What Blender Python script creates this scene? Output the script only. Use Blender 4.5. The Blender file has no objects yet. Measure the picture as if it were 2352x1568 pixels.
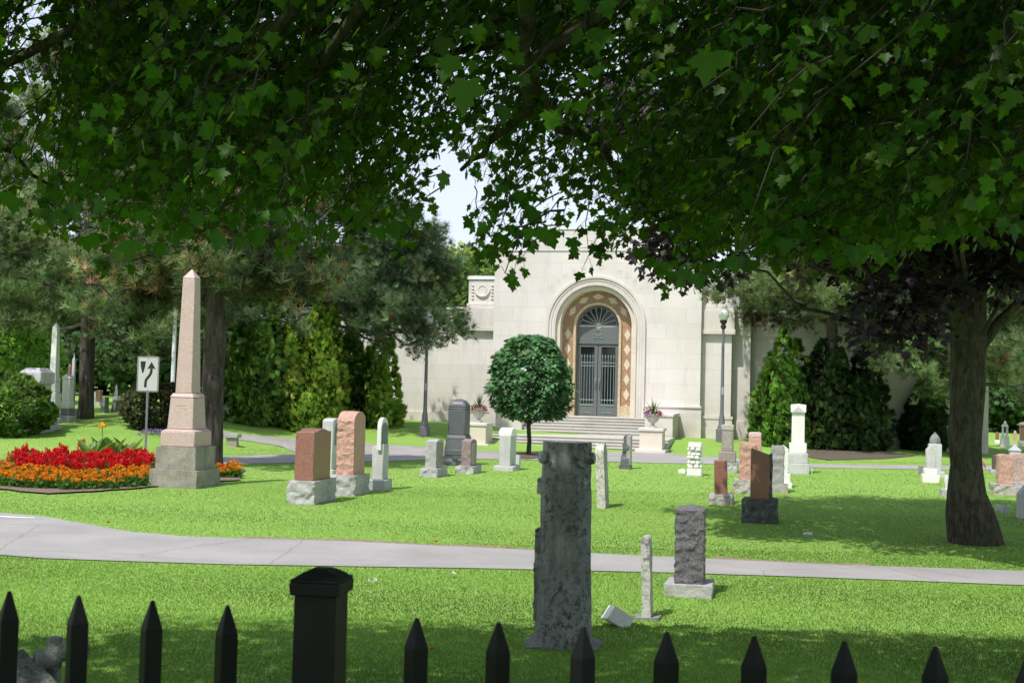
import bpy, bmesh, math, random
import numpy as np
from mathutils import Vector, Matrix, noise

scene = bpy.context.scene
COL = scene.collection
RNG = np.random.default_rng(7)
random.seed(7)
PI = math.pi

# ------------------------------------------------------------------ camera numbers
F, CX, CY, EYE = 2800.0, 1176.0, 784.0, 2.3
PITCH = math.atan((890 - 784) / F)
ROLL = math.radians(1.4)
TH = math.radians(12.5)                     # the cemetery grid and the mausoleum are turned by this much
CM = Matrix.Rotation(PI / 2 + PITCH, 3, 'X') @ Matrix.Rotation(ROLL, 3, 'Z')
LDIR = Vector((.37, .50, -1.0)).normalized()  # direction the sunlight travels

def sstep(a, b, t):
    t = np.clip((t - a) / (b - a), 0, 1)
    return t * t * (3 - 2 * t)

def g(X, Y):
    """height of the ground"""
    X = np.asarray(X, float); Y = np.asarray(Y, float)
    w = sstep(-13, -6, X)
    start = 36 + 9.3 * w
    end = 49 + 3 * w
    t = np.clip((Y - start) / (end - start), 0, 1)
    rise = t * t * (3 - 2 * t) * np.clip(.55 - .028 * X, -.05, 1.05)
    near = .75 * (1 - sstep(2.6, 6.5, Y))
    return rise + near

def ray(xd, yd):
    return CM @ Vector(((xd - CX) / F, (CY - yd) / F, -1))

def at(xd, yd, Y):
    d = ray(xd, yd)
    return Vector((0, 0, EYE)) + d * (Y / d.y)

def P(xd, yd):
    """where the line of sight meets the ground"""
    d = ray(xd, yd); d = d / d.y
    lo, hi = 7.0, 160.0
    def h(t): return EYE + d.z * t - float(g(d.x * t, t))
    if h(hi) > 0: return Vector((d.x * hi, hi, float(g(d.x * hi, hi))))
    t = lo
    while t < hi and h(t) > 0: t += .5
    a, b = t - .5, t
    for _ in range(30):
        m = (a + b) / 2
        if h(m) > 0: a = m
        else: b = m
    return Vector((d.x * b, b, float(g(d.x * b, b))))

# ------------------------------------------------------------------ object helpers
def link(o, parent=None):
    COL.objects.link(o)
    if parent is not None: o.parent = parent
    return o

def tag(o, label=None, cat=None, group=None, kind=None):
    if label: o['label'] = label
    if cat: o['category'] = cat
    if group: o['group'] = group
    if kind: o['kind'] = kind
    return o

def thing(name, label, cat, loc=(0, 0, 0), rz=0.0, group=None):
    o = bpy.data.objects.new(name, None)
    o.empty_display_size = .2
    link(o)
    o.location = loc; o.rotation_euler = (0, 0, rz)
    return tag(o, label, cat, group)

def copy_tree(o, parent=None, loc=None, rz=None, label=None, group=None):
    c = o.copy(); COL.objects.link(c)
    if parent is not None: c.parent = parent
    if loc is not None: c.location = loc
    if rz is not None: c.rotation_euler = (0, 0, rz)
    if label: c['label'] = label
    if group: c['group'] = group
    for ch in list(o.children): copy_tree(ch, c)
    return c

class MB:
    def __init__(s): s.v = []; s.f = []
    def add(s, vs, fs):
        n = len(s.v); s.v += [tuple(p) for p in vs]; s.f += [tuple(i + n for i in f) for f in fs]; return s
    def box(s, x0, x1, y0, y1, z0, z1):
        return s.add([(x0,y0,z0),(x1,y0,z0),(x1,y1,z0),(x0,y1,z0),(x0,y0,z1),(x1,y0,z1),(x1,y1,z1),(x0,y1,z1)],
                     [(3,2,1,0),(4,5,6,7),(0,1,5,4),(1,2,6,5),(2,3,7,6),(3,0,4,7)])
    def frustum(s, cx, cy, w0, d0, w1, d1, z0, z1):
        a, b, c, d = w0/2, d0/2, w1/2, d1/2
        return s.add([(cx-a,cy-b,z0),(cx+a,cy-b,z0),(cx+a,cy+b,z0),(cx-a,cy+b,z0),(cx-c,cy-d,z1),(cx+c,cy-d,z1),(cx+c,cy+d,z1),(cx-c,cy+d,z1)],
                     [(3,2,1,0),(4,5,6,7),(0,1,5,4),(1,2,6,5),(2,3,7,6),(3,0,4,7)])
    def prism(s, pts, a, b, axis='y'):
        """closed 2-D outline swept from a to b along an axis"""
        n = len(pts)
        def q(p, t): return {'y': (p[0], t, p[1]), 'x': (t, p[0], p[1]), 'z': (p[0], p[1], t)}[axis]
        vs = [q(p, a) for p in pts] + [q(p, b) for p in pts]
        fs = [tuple(range(n)), tuple(range(2*n-1, n-1, -1))]
        fs += [(i, i + n, (i+1) % n + n, (i+1) % n) for i in range(n)]
        return s.add(vs, fs)
    def lathe(s, prof, n=16, cx=0, cy=0, rot=0):
        vs = []; fs = []
        for r, z in prof:
            for i in range(n):
                t = 2*PI*i/n + rot; vs.append((cx + r*math.cos(t), cy + r*math.sin(t), z))
        m = len(prof)
        for j in range(m-1):
            for i in range(n):
                k = (i+1) % n
                fs.append((j*n+i, j*n+k, (j+1)*n+k, (j+1)*n+i))
        fs.append(tuple(range(n-1, -1, -1))); fs.append(tuple(range((m-1)*n, m*n)))
        return s.add(vs, fs)
    def tube(s, pts, rad, n=6, cap=True):
        pts = [Vector(p) for p in pts]
        if not hasattr(rad, '__len__'): rad = [rad]*len(pts)
        vs = []; fs = []; ref = None
        for i, p in enumerate(pts):
            t = (pts[min(i+1, len(pts)-1)] - pts[max(i-1, 0)])
            if t.length < 1e-9: t = Vector((0,0,1))
            t.normalize()
            if ref is None:
                ref = Vector((1,0,0)) if abs(t.x) < .8 else Vector((0,1,0))
            u = (ref - t*ref.dot(t)).normalized(); w = t.cross(u); ref = u
            for k in range(n):
                a = 2*PI*k/n; vs.append(p + (u*math.cos(a) + w*math.sin(a))*rad[i])
        for j in range(len(pts)-1):
            for k in range(n):
                l = (k+1) % n; fs.append((j*n+k, j*n+l, (j+1)*n+l, (j+1)*n+k))
        if cap:
            fs.append(tuple(range(n-1, -1, -1))); fs.append(tuple(range((len(pts)-1)*n, len(pts)*n)))
        return s.add(vs, fs)
    def build(s, name, mat, parent=None, bevel=0, smooth=0, seg=2):
        me = bpy.data.meshes.new(name)
        me.from_pydata(s.v, [], s.f)
        bm = bmesh.new(); bm.from_mesh(me); bmesh.ops.recalc_face_normals(bm, faces=bm.faces); bm.to_mesh(me); bm.free()
        me.materials.append(mat)
        if smooth:
            me.polygons.foreach_set('use_smooth', [True]*len(me.polygons))
            me.set_sharp_from_angle(angle=math.radians(smooth))
        o = bpy.data.objects.new(name, me); link(o, parent)
        if bevel:
            m = o.modifiers.new('bevel', 'BEVEL'); m.width = bevel; m.segments = seg; m.limit_method = 'ANGLE'; m.angle_limit = math.radians(40)
        return o

def fbm(p, f, o=3):
    v = Vector((0, 0, 0)); a = 1
    for _ in range(o):
        v += noise.noise_vector(p*f)*a; a *= .5; f *= 2.1
    return v

def block(mb, w, d, z0, z1, cx=0, cy=0, top=None, rough=0, flat=(), taper=1.0, taper_d=None, cell=None, freq=6, seed=0, tw=0, shape=None):
    """a block as a grid, its top lifted by top(x,y) in -1..1, rough-hewn unless a face is named flat"""
    h = z1 - z0
    if taper_d is None: taper_d = taper
    cell = cell or (max(.018, min(w, d, h)/9) if rough else 9)
    nx = max(1, int(w/cell)); ny = max(1, int(d/cell)); nz = max(1, int(h/cell))
    if top or shape: ny = max(ny, 14); nx = max(nx, 14 if rough or shape else 6)
    nx, ny, nz = min(nx, 40), min(ny, 40), min(nz, 60)
    idx = {}; vs = []; fs = []
    def V(i, j, k):
        key = (i, j, k)
        if key in idx: return idx[key]
        x = i/nx*2-1; y = j/ny*2-1; t = k/nz
        hh = h + (top(x, y) if top else 0)
        sx = 1 + (taper-1)*t; sy = 1 + (taper_d-1)*t
        p = Vector((x*w/2*sx, y*d/2*sy, z0 + hh*t))
        if shape: p = shape(p, x, y, t)
        if rough:
            q = p + Vector((seed*3.7, seed*1.3, 0))
            n = fbm(q, freq, 4)*rough*.75; dv = noise.voronoi(q*freq*.8)[0]; o_ = Vector((x, y, 0)); n = n + (o_.normalized() if o_.length > .01 else Vector((0, 0, 1)))*(.42 - (dv[1] - dv[0]))*rough*.5
            s = Vector((1, 1, 1))
            out = Vector((0,0,0))
            if i == 0 and '-x' in flat or i == nx and '+x' in flat: s.x = 0
            if j == 0 and '-y' in flat or j == ny and '+y' in flat: s.y = 0
            if k == 0: s.z = 0; 
            if k == nz and '+z' in flat: s.z = 0
            if k == nz and 'edge' in flat: s *= .35
            p = p + Vector((n.x*s.x, n.y*s.y, n.z*s.z))
        idx[key] = len(vs); vs.append((p.x + cx, p.y + cy, p.z)); return idx[key]
    for i in range(nx):
        for j in range(ny):
            fs.append((V(i,j,nz), V(i+1,j,nz), V(i+1,j+1,nz), V(i,j+1,nz)))
            fs.append((V(i,j,0), V(i,j+1,0), V(i+1,j+1,0), V(i+1,j,0)))
    for i in range(nx):
        for k in range(nz):
            fs.append((V(i,0,k), V(i+1,0,k), V(i+1,0,k+1), V(i,0,k+1)))
            fs.append((V(i,ny,k), V(i,ny,k+1), V(i+1,ny,k+1), V(i+1,ny,k)))
    for j in range(ny):
        for k in range(nz):
            fs.append((V(0,j,k), V(0,j,k+1), V(0,j+1,k+1), V(0,j+1,k)))
            fs.append((V(nx,j,k), V(nx,j+1,k), V(nx,j+1,k+1), V(nx,j,k+1)))
    mb.add(vs, fs); return mb

# ------------------------------------------------------------------ materials
MATS = {}
class NT:
    def __init__(s, name):
        s.m = bpy.data.materials.new(name); s.m.use_nodes = True
        s.t = s.m.node_tree; s.b = s.t.nodes['Principled BSDF']; s.out = s.t.nodes['Material Output']
        s.co = s.n('ShaderNodeTexCoord').outputs['Object']
    def n(s, typ, **kw):
        nd = s.t.nodes.new(typ)
        for k, v in kw.items(): setattr(nd, k, v)
        return nd
    def l(s, a, b): s.t.links.new(a, b)
    def noise(s, scale, detail=4, rough=.55, vec=None, stretch=None, dist=0):
        nd = s.n('ShaderNodeTexNoise'); nd.inputs['Scale'].default_value = scale; nd.inputs['Detail'].default_value = detail
        nd.inputs['Roughness'].default_value = rough; nd.inputs['Distortion'].default_value = dist
        v = vec or s.co
        if stretch:
            mp = s.n('ShaderNodeMapping'); mp.inputs['Scale'].default_value = stretch; s.l(v, mp.inputs['Vector']); v = mp.outputs['Vector']
        s.l(v, nd.inputs['Vector']); return nd.outputs['Fac']
    def ramp(s, fac, stops):
        r = s.n('ShaderNodeValToRGB'); e = r.color_ramp.elements
        while len(e) < len(stops): e.new(.5)
        for el, (p, c) in zip(e, stops):
            el.position = p; el.color = (c, c, c, 1) if not hasattr(c, '__len__') else (*c[:3], 1)
        s.l(fac, r.inputs['Fac']); return r.outputs['Color']
    def mix(s, fac, a, b, mode='MIX'):
        m = s.n('ShaderNodeMix', data_type='RGBA', blend_type=mode)
        for sock, val in ((m.inputs[0], fac), (m.inputs[6], a), (m.inputs[7], b)):
            if hasattr(val, 'is_linked'): s.l(val, sock)
            elif hasattr(val, '__len__'): sock.default_value = (*val[:3], 1)
            else: sock.default_value = val
        return m.outputs[2]
    def bump(s, h, strength=.3, dist=.02):
        b = s.n('ShaderNodeBump'); b.inputs['Strength'].default_value = strength; b.inputs['Distance'].default_value = dist
        s.l(h, b.inputs['Height']); s.l(b.outputs['Normal'], s.b.inputs['Normal'])
    def col(s, c):
        if hasattr(c, 'is_linked'): s.l(c, s.b.inputs['Base Color'])
        else: s.b.inputs['Base Color'].default_value = (*c[:3], 1)
    def rough(s, r): s.b.inputs['Roughness'].default_value = r

def stone(name, c, speck=.25, spscale=70, stain=.35, stcol=None, rough=.8, bump=.35, bscale=25, lichen=None, streak=0, moss=0):
    if name in MATS: return MATS[name]
    k = NT(name)
    dark = tuple(x*(1-speck*1.6) for x in c); light = tuple(min(.9, x*(1+speck)) for x in c)
    s1 = k.noise(spscale, 3, .7)
    base = k.mix(k.ramp(s1, [(.35, 0), (.65, 1)]), dark, light)
    s2 = k.noise(2.2, 6, .65)
    sc = stcol or tuple(x*.45 for x in c)
    base = k.mix(k.ramp(s2, [(.42, 0), (.75, stain)]), base, sc)
    if streak:
        s3 = k.noise(5, 4, .6, stretch=(1, 1, .12))
        base = k.mix(k.ramp(s3, [(.45, 0), (.75, streak)]), base, tuple(x*.35 for x in c))
    if lichen:
        s4 = k.noise(9, 5, .7)
        base = k.mix(k.ramp(s4, [(.57, 0), (.63, 1)]), base, lichen)
    if moss:
        s5 = k.noise(14, 6, .75)
        base = k.mix(k.ramp(s5, [(.5, 0), (.6, moss)]), base, (.03, .033, .022))
    k.col(base); k.rough(rough)
    if bump: k.bump(k.noise(bscale, 8, .7), bump, .02)
    MATS[name] = k.m; return k.m

def plain(name, c, rough=.6, metal=0, var=.15, scale=8, bump=0):
    if name in MATS: return MATS[name]
    k = NT(name)
    k.col(k.mix(k.noise(scale, 4, .6), tuple(x*(1-var) for x in c), tuple(min(1, x*(1+var)) for x in c)))
    k.rough(rough); k.b.inputs['Metallic'].default_value = metal
    if bump: k.bump(k.noise(scale*5, 5, .6), bump, .01)
    MATS[name] = k.m; return k.m

def leafmat(name, trans=.35, rough=.55, spec=.3, tcol=(1.5, 1.6, .6), soft=False):
    """colour comes from the 'tint' attribute of the foliage mesh"""
    if name in MATS: return MATS[name]
    k = NT(name)
    a = k.n('ShaderNodeAttribute', attribute_name='tint')
    k.l(a.outputs['Color'], k.b.inputs['Base Color']); k.rough(rough)
    k.b.inputs['Specular IOR Level'].default_value = spec
    tr = k.n('ShaderNodeBsdfTranslucent')
    if soft:
        sa = k.n('ShaderNodeAttribute', attribute_name='soft'); vt = k.n('ShaderNodeVectorTransform', vector_type='NORMAL', convert_from='OBJECT', convert_to='WORLD')
        k.l(sa.outputs['Vector'], vt.inputs[0]); k.l(vt.outputs[0], k.b.inputs['Normal'])
    k.l(k.mix(1.0, a.outputs['Color'], tcol, 'MULTIPLY'), tr.inputs['Color'])
    mx = k.n('ShaderNodeMixShader'); mx.inputs[0].default_value = trans
    k.l(k.b.outputs[0], mx.inputs[1]); k.l(tr.outputs[0], mx.inputs[2]); k.l(mx.outputs[0], k.out.inputs['Surface'])
    MATS[name] = k.m; return k.m

# ------------------------------------------------------------------ foliage
def nrm(a): return a / np.maximum(np.linalg.norm(a, axis=1, keepdims=True), 1e-9)

def foliage(name, pos, tip, nor, size, tint, tv, tf, mat, parent=None, soft=None):
    """many copies of one small leaf outline (tv,tf) as ONE mesh; tip = direction of the leaf's length, nor = its face"""
    pos = np.asarray(pos, float); N = len(pos); tv = np.asarray(tv, float); K = len(tv)
    u = nrm(np.asarray(tip, float)); n = np.asarray(nor, float)
    n = nrm(n - u*np.sum(n*u, 1, keepdims=True)); r = np.cross(u, n)
    s = np.broadcast_to(np.asarray(size, float), (N,))[:, None, None]
    V = pos[:, None, :] + s*(tv[None, :, 0, None]*r[:, None, :] + tv[None, :, 1, None]*u[:, None, :] + tv[None, :, 2, None]*n[:, None, :])
    V = V.reshape(-1, 3)
    lens = np.array([len(f) for f in tf]); flat = np.concatenate([np.array(f) for f in tf])
    loops = (flat[None, :] + (np.arange(N)*K)[:, None]).ravel()
    starts = (np.concatenate([[0], np.cumsum(lens)[:-1]])[None, :] + (np.arange(N)*lens.sum())[:, None]).ravel()
    me = bpy.data.meshes.new(name)
    me.vertices.add(len(V)); me.vertices.foreach_set('co', V.ravel().astype(np.float32))
    me.loops.add(len(loops)); me.loops.foreach_set('vertex_index', loops.astype(np.int32))
    me.polygons.add(len(starts)); me.polygons.foreach_set('loop_start', starts.astype(np.int32))
    me.update(calc_edges=True); me.validate()
    at_ = me.attributes.new('tint', 'FLOAT_COLOR', 'POINT')
    c = np.ones((N, K, 4), np.float32); c[:, :, :3] = np.asarray(tint, float)[:, None, :]
    at_.data.foreach_set('color', c.ravel())
    if soft is not None:      # shade every leaf a little like the crown surface it belongs to
        a2 = me.attributes.new('soft', 'FLOAT_VECTOR', 'POINT'); a2.data.foreach_set('vector', np.repeat(nrm(np.asarray(soft, float)), K, 0).ravel().astype(np.float32))
    me.materials.append(mat)
    o = bpy.data.objects.new(name, me); link(o, parent); return o

def mirror_leaf(half, fold=.12):
    cz = lambda x, y: abs(x)*fold - .16*max(0, y - .3)**2 - .22*max(0, abs(x) - .3)**2
    tv = [(x, y, cz(x, y)) for x, y in half] + [(-x, y, cz(x, y)) for x, y in half if x > 0]
    n = len(half); left = [0] + list(range(n, n + n - 2)) + [n-1]
    return tv, [tuple(range(n)), tuple(reversed(left))]
MAPLE = mirror_leaf([(0,0),(.16,-.06),(.44,-.05),(.33,.10),(.46,.17),(.64,.40),(.47,.42),(.40,.52),(.24,.47),(.31,.70),(.17,.74),(0,1.0)])
MAPLE_S = mirror_leaf([(0,0),(.42,-.04),(.32,.16),(.62,.42),(.24,.46),(.28,.7),(0,1.0)])
OVAL = ([(0,0,0),(.28,.35,.06),(.2,.75,.04),(0,1,0),(-.2,.75,.04),(-.28,.35,.06)], [(0,1,2,3),(0,3,4,5)])
RHOMB = ([(0,0,0),(.3,.5,.08),(0,1,0),(-.3,.5,.08)], [(0,1,2,3)])
def tuft_template(n=16, w=.034, spread=1.0, seed=1):
    r = np.random.default_rng(seed); tv = []; tf = []
    for i in range(n):
        a = 2*PI*i/n + r.uniform(-.3, .3); e = r.uniform(.15, 1.25)*spread
        d = np.array([math.sin(e)*math.cos(a), math.cos(e), math.sin(e)*math.sin(a)])*r.uniform(.75, 1.1)
        p = np.cross(d, [.3, .2, .9]); p = p/np.linalg.norm(p)*w
        o = np.array([0, .15*r.random(), 0]); k = len(tv)
        tv += [tuple(o - p), tuple(o + p), tuple(o + d)]; tf.append((k, k+1, k+2))
    return tv, tf
TUFT = tuft_template()
def spray_template(seed=3):
    r = np.random.default_rng(seed); tv = []; tf = []
    for a, l in ((-.75, .7), (-.35, .9), (0, 1), (.4, .85), (.8, .65)):
        c, s = math.cos(a), math.sin(a); z = r.uniform(-.15, .15); k = len(tv)
        for t, w in ((0, .02), (.55, .13), (1, 0)):
            tv.append((s*t*l + c*w, c*t*l - s*w, z*t)); 
            if w: tv.append((s*t*l - c*w, c*t*l + s*w, z*t))
        tf.append((k, k+2, k+4, k+3, k+1))
    return tv, tf
SPRAY = spray_template()

def rnd_dir(n):
    return nrm(RNG.normal(size=(n, 3)))
def tints(n, c, var=.25, hue=.08):
    c = np.array(c)[None, :]*(1 + RNG.uniform(-var, var, (n, 1)))
    c = c*(1 + RNG.uniform(-hue, hue, (n, 3)))
    return np.clip(c, .002, 1)
# ================================================================== SETTING: lawn, paths, sky
def lawn_material():
    k = NT('lawn')
    big = k.noise(.10, 4, .6, stretch=(1, 2.2, 1))
    mid = k.noise(.9, 5, .6)
    fine = k.noise(28, 4, .75)
    c = k.mix(k.ramp(big, [(.35, 0), (.65, 1)]), (.205, .37, .065), (.275, .44, .095))
    c = k.mix(k.ramp(mid, [(.35, 0), (.7, .65)]), c, (.30, .45, .11))
    c = k.mix(k.ramp(fine, [(.3, 0), (.7, .25)]), c, (.14, .27, .045))
    worn = k.noise(.45, 6, .7)
    c = k.mix(k.ramp(worn, [(.66, 0), (.76, .45)]), c, (.25, .26, .10))
    k.col(c); k.rough(.95); k.b.inputs['Specular IOR Level'].default_value = .1
    k.bump(k.noise(45, 5, .8), .5, .05)
    return k.m
LAWN = lawn_material()
def grid_sheet(name, xs, ys, zf, mat):
    Xg, Yg = np.meshgrid(xs, ys); Z = zf(Xg, Yg); nx, ny = len(xs), len(ys)
    v = np.stack([Xg, Yg, Z], -1).reshape(-1, 3)
    i = (np.arange(ny-1)[:, None]*nx + np.arange(nx-1)[None, :]).ravel()
    f = np.stack([i, i+1, i+nx+1, i+nx], 1)
    me = bpy.data.meshes.new(name); me.from_pydata(v.tolist(), [], f.tolist())
    me.polygons.foreach_set('use_smooth', [True]*len(me.polygons))
    me.materials.append(mat); o = bpy.data.objects.new(name, me); link(o); return tag(o, kind='structure')
xs = np.concatenate([np.linspace(-900, -64, 30), np.arange(-60, 60.1, .5), np.linspace(64, 900, 30)])
ys = np.concatenate([np.linspace(-60, -8, 10), np.arange(-6, 80.1, .5), np.linspace(84, 1500, 45)])
grid_sheet('lawn', xs, ys, lambda X, Y: g(X, Y), LAWN)

SOIL0 = stone('worn_soil', (.30, .22, .15), .4, 40, .5, rough=.95, bump=.8, bscale=30)
def asphalt():
    k = NT('asphalt')
    c = k.mix(k.ramp(k.noise(.7, 5, .6), [(.3, 0), (.7, 1)]), (.30, .285, .27), (.43, .41, .39))
    c = k.mix(k.ramp(k.noise(90, 3, .8), [(.35, .55), (.62, 0)]), c, (.18, .17, .165))
    v = k.n('ShaderNodeTexVoronoi', feature='DISTANCE_TO_EDGE'); v.inputs['Scale'].default_value = .42
    w = k.n('ShaderNodeMix', data_type='VECTOR'); w.inputs[0].default_value = .12; k.l(k.co, w.inputs[4])
    nz = k.n('ShaderNodeTexNoise'); nz.inputs['Scale'].default_value = 2.5; k.l(k.co, nz.inputs['Vector']); k.l(nz.outputs['Color'], w.inputs[5]); k.l(w.outputs[1], v.inputs['Vector'])
    c = k.mix(k.ramp(v.outputs['Distance'], [(0, .42), (.007, 0)]), c, (.12, .11, .11))
    k.col(c); k.rough(.9); k.bump(k.noise(120, 3, .8), .4, .01); return k.m
ASPHALT = asphalt()
def interp_edge(e, xs):
    e = sorted(e); return np.interp(xs, [p[0] for p in e], [p[1] for p in e])
ROAD_POLYS = []
def strip(name, far, near, x0, x1, step, dz, mat, rows=6, kind='structure'):
    xs = np.arange(x0, x1+1, step); yf = interp_edge(far, xs); yn = interp_edge(near, xs)
    mb = MB(); vs = []; fs = []
    A = [P(x, y) for x, y in zip(xs, yf)]; B = [P(x, y) for x, y in zip(xs, yn)]
    for a, b in zip(A, B):
        for r in range(rows+1):
            p = a.lerp(b, r/rows); vs.append((p.x, p.y, float(g(p.x, p.y)) + dz))
    m = rows+1
    for i in range(len(xs)-1):
        for r in range(rows): fs.append((i*m+r, (i+1)*m+r, (i+1)*m+r+1, i*m+r+1))
    mb.add(vs, fs); ROAD_POLYS.append(np.array([(p.x, p.y) for p in A] + [(p.x, p.y) for p in reversed(B)]))
    return tag(mb.build(name, mat), kind=kind)
PATH_FAR = [(-300,1158),(0,1178),(100,1186),(220,1208),(300,1222),(420,1232),(560,1237),(800,1244),(1100,1258),(1500,1278),(1900,1297),(2352,1312),(2900,1332)]
PATH_NEAR = [(-300,1262),(0,1275),(100,1283),(300,1290),(520,1297),(700,1300),(1100,1306),(1500,1315),(1800,1324),(2100,1335),(2352,1345),(2900,1368)]
strip('path', PATH_FAR, PATH_NEAR, -300, 2900, 40, .012, ASPHALT)
PATHPOLY = ROAD_POLYS[-1]
DR_FAR = [(-300,1060),(60,1060),(500,1050),(690,1041),(740,1026),(833,1019),(983,1026),(1097,1035),(1200,1040),(1300,1040),(1520,1037),(1560,1045),(1700,1053),(1870,1066),(2110,1069),(2400,1070),(2900,1074)]
DR_NEAR = [(-300,1073),(60,1071),(500,1066),(680,1063),(830,1061),(983,1056),(1097,1054),(1300,1058),(1545,1064),(1680,1066),(1870,1074),(2110,1078),(2400,1081),(2900,1086)]
strip('drive', DR_FAR, DR_NEAR, -300, 2900, 30, .012, ASPHALT)
strip('drive_branch', [(430,978),(509,991),(588,1001),(680,1008),(760,1014),(833,1018)], [(430,986),(512,1004),(588,1016),(643,1024),(680,1040),(760,1046),(833,1046)], 430, 833, 20, .018, ASPHALT)
strip('path_side', [(330,968),(385,966)], [(330,974),(385,973)], 330, 385, 18, .02, ASPHALT, 3)
strip('worn_edge', [(x_, y_ - 4 + 2*math.sin(x_*.021)) for x_, y_ in [(560,1237),(700,1240.5),(800,1244),(1000,1253),(1100,1258),(1250,1266)]], [(560,1238),(800,1245),(1100,1259),(1250,1267)], 560, 1250, 15, .008, SOIL0, 2)
strip('worn_edge', [(x_, y_ - 4 + 2*math.sin(x_*.03)) for x_, y_ in [(1640,1284.5),(1760,1290),(1900,1297),(2000,1300)]], [(1640,1285),(1760,1291),(1900,1298),(2000,1301)], 1640, 2000, 15, .008, SOIL0, 2)
WHITEPAINT = plain('road_paint', (.8, .8, .78), .8, var=.1)
strip('road_marking', [(-40,1184),(40,1189),(108,1191)], [(-40,1186.5),(40,1191),(108,1192)], -40, 108, 30, .018, WHITEPAINT, 1); ROAD_POLYS.pop()

# bare earth and dry edge under the cedars, along the path and at the flower bed
SOIL = stone('soil', (.21, .155, .115), .4, 40, .5, rough=.95, bump=.8, bscale=30)
def patch(name, outline, dz, mat, jag=.12, grow=0):
    c = sum((Vector((p.x, p.y, 0)) for p in outline), Vector())/len(outline)
    ring = []
    n = len(outline)
    for i in range(n):
        a, b = outline[i], outline[(i+1) % n]
        for t in np.linspace(0, 1, 7)[:-1]:
            p = a.lerp(b, t); q = noise.noise(Vector((p.x*2, p.y*2, 1)))*jag
            d = Vector((p.x, p.y, 0)) - c; p2 = c + d*(1+q+grow)
            ring.append(p2)
    mb = MB(); vs = []; fs = []; R = 6; m = len(ring)
    for r in range(R+1):
        for p in ring:
            q = c.lerp(p, (r+.001)/R); vs.append((q.x, q.y, float(g(q.x, q.y)) + dz))
    for r in range(R):
        for i in range(m): fs.append((r*m+i, r*m+(i+1) % m, (r+1)*m+(i+1) % m, (r+1)*m+i))
    mb.add(vs, fs); ROAD_POLYS.append(np.array([(p.x, p.y) for p in ring]))
    return tag(mb.build(name, mat), kind='structure')
M_DUFF = stone('needle_duff', (.13, .105, .075), .4, 40, .5, rough=.95, bump=.8, bscale=30)
patch('soil_patch', [P(1800,1038), P(1900,1032), P(2040,1038), P(2105,1046), P(2030,1054), P(1900,1057), P(1850,1050)], .022, M_DUFF)
patch('mulch_ring', [P(1172,1046), P(1210,1040), P(1246,1046), P(1240,1052), P(1210,1055), P(1180,1052)], .03, M_DUFF)
bed = [P(-160,1096), P(-60,1062), P(120,1052), P(330,1056), P(440,1066), P(560,1078), P(552,1104), P(430,1112), P(330,1122), P(210,1130), P(110,1137), P(0,1124), P(-120,1118)]
patch('flower_bed_soil', bed, .035, SOIL, .05)

# ================================================================== SKY AND SUN
world = bpy.data.worlds.new('World'); scene.world = world; world.use_nodes = True
wt = world.node_tree; bg = wt.nodes['Background']
sky = wt.nodes.new('ShaderNodeTexSky'); sky.sky_type = 'NISHITA'; sky.sun_disc = False
S = -LDIR
sky.sun_elevation = math.asin(S.z); sky.sun_rotation = math.atan2(S.x, S.y)
sky.air_density = 1.3; sky.dust_density = 2.0; sky.ozone_density = 2.0
tc = wt.nodes.new('ShaderNodeTexCoord'); sx_ = wt.nodes.new('ShaderNodeSeparateXYZ'); wt.links.new(tc.outputs['Generated'], sx_.inputs[0])
hz_ = wt.nodes.new('ShaderNodeValToRGB'); wt.links.new(sx_.outputs['Z'], hz_.inputs['Fac'])      # summer haze, thickest near the horizon
for el, (p_, v_) in zip(hz_.color_ramp.elements, ((.12, .82), (.8, .22))): el.position = p_; el.color = (v_, v_, v_, 1)
hm = wt.nodes.new('ShaderNodeMix'); hm.data_type = 'RGBA'; wt.links.new(hz_.outputs['Color'], hm.inputs[0]); wt.links.new(sky.outputs[0], hm.inputs[6]); hm.inputs[7].default_value = (6.4, 7.0, 8.1, 1)
wt.links.new(hm.outputs[2], bg.inputs['Color']); bg.inputs['Strength'].default_value = .15
sl = bpy.data.lights.new('sun', 'SUN'); sl.energy = 4.6; sl.angle = math.radians(.53); sl.color = (1, .962, .925)
so = bpy.data.objects.new('sun', sl); link(so); so.rotation_euler = LDIR.to_track_quat('-Z', 'Y').to_euler(); so.location = (-10, -15, 30)

cam = bpy.data.cameras.new('camera'); co = bpy.data.objects.new('camera', cam); link(co)
co.matrix_world = Matrix.Translation((0, 0, EYE)) @ CM.to_4x4()
cam.sensor_width = 36; cam.lens = F/2352*36; cam.clip_start = .1; cam.clip_end = 4000
cam.dof.use_dof = True; cam.dof.focus_distance = 13; cam.dof.aperture_fstop = 15
scene.camera = co
scene.view_settings.view_transform = 'Standard'; scene.view_settings.look = 'None'; scene.view_settings.exposure = 0
scene.render.engine = 'CYCLES'
scene.cycles.max_bounces = 6; scene.cycles.diffuse_bounces = 3; scene.cycles.transmission_bounces = 4; scene.cycles.transparent_max_bounces = 6

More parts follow.
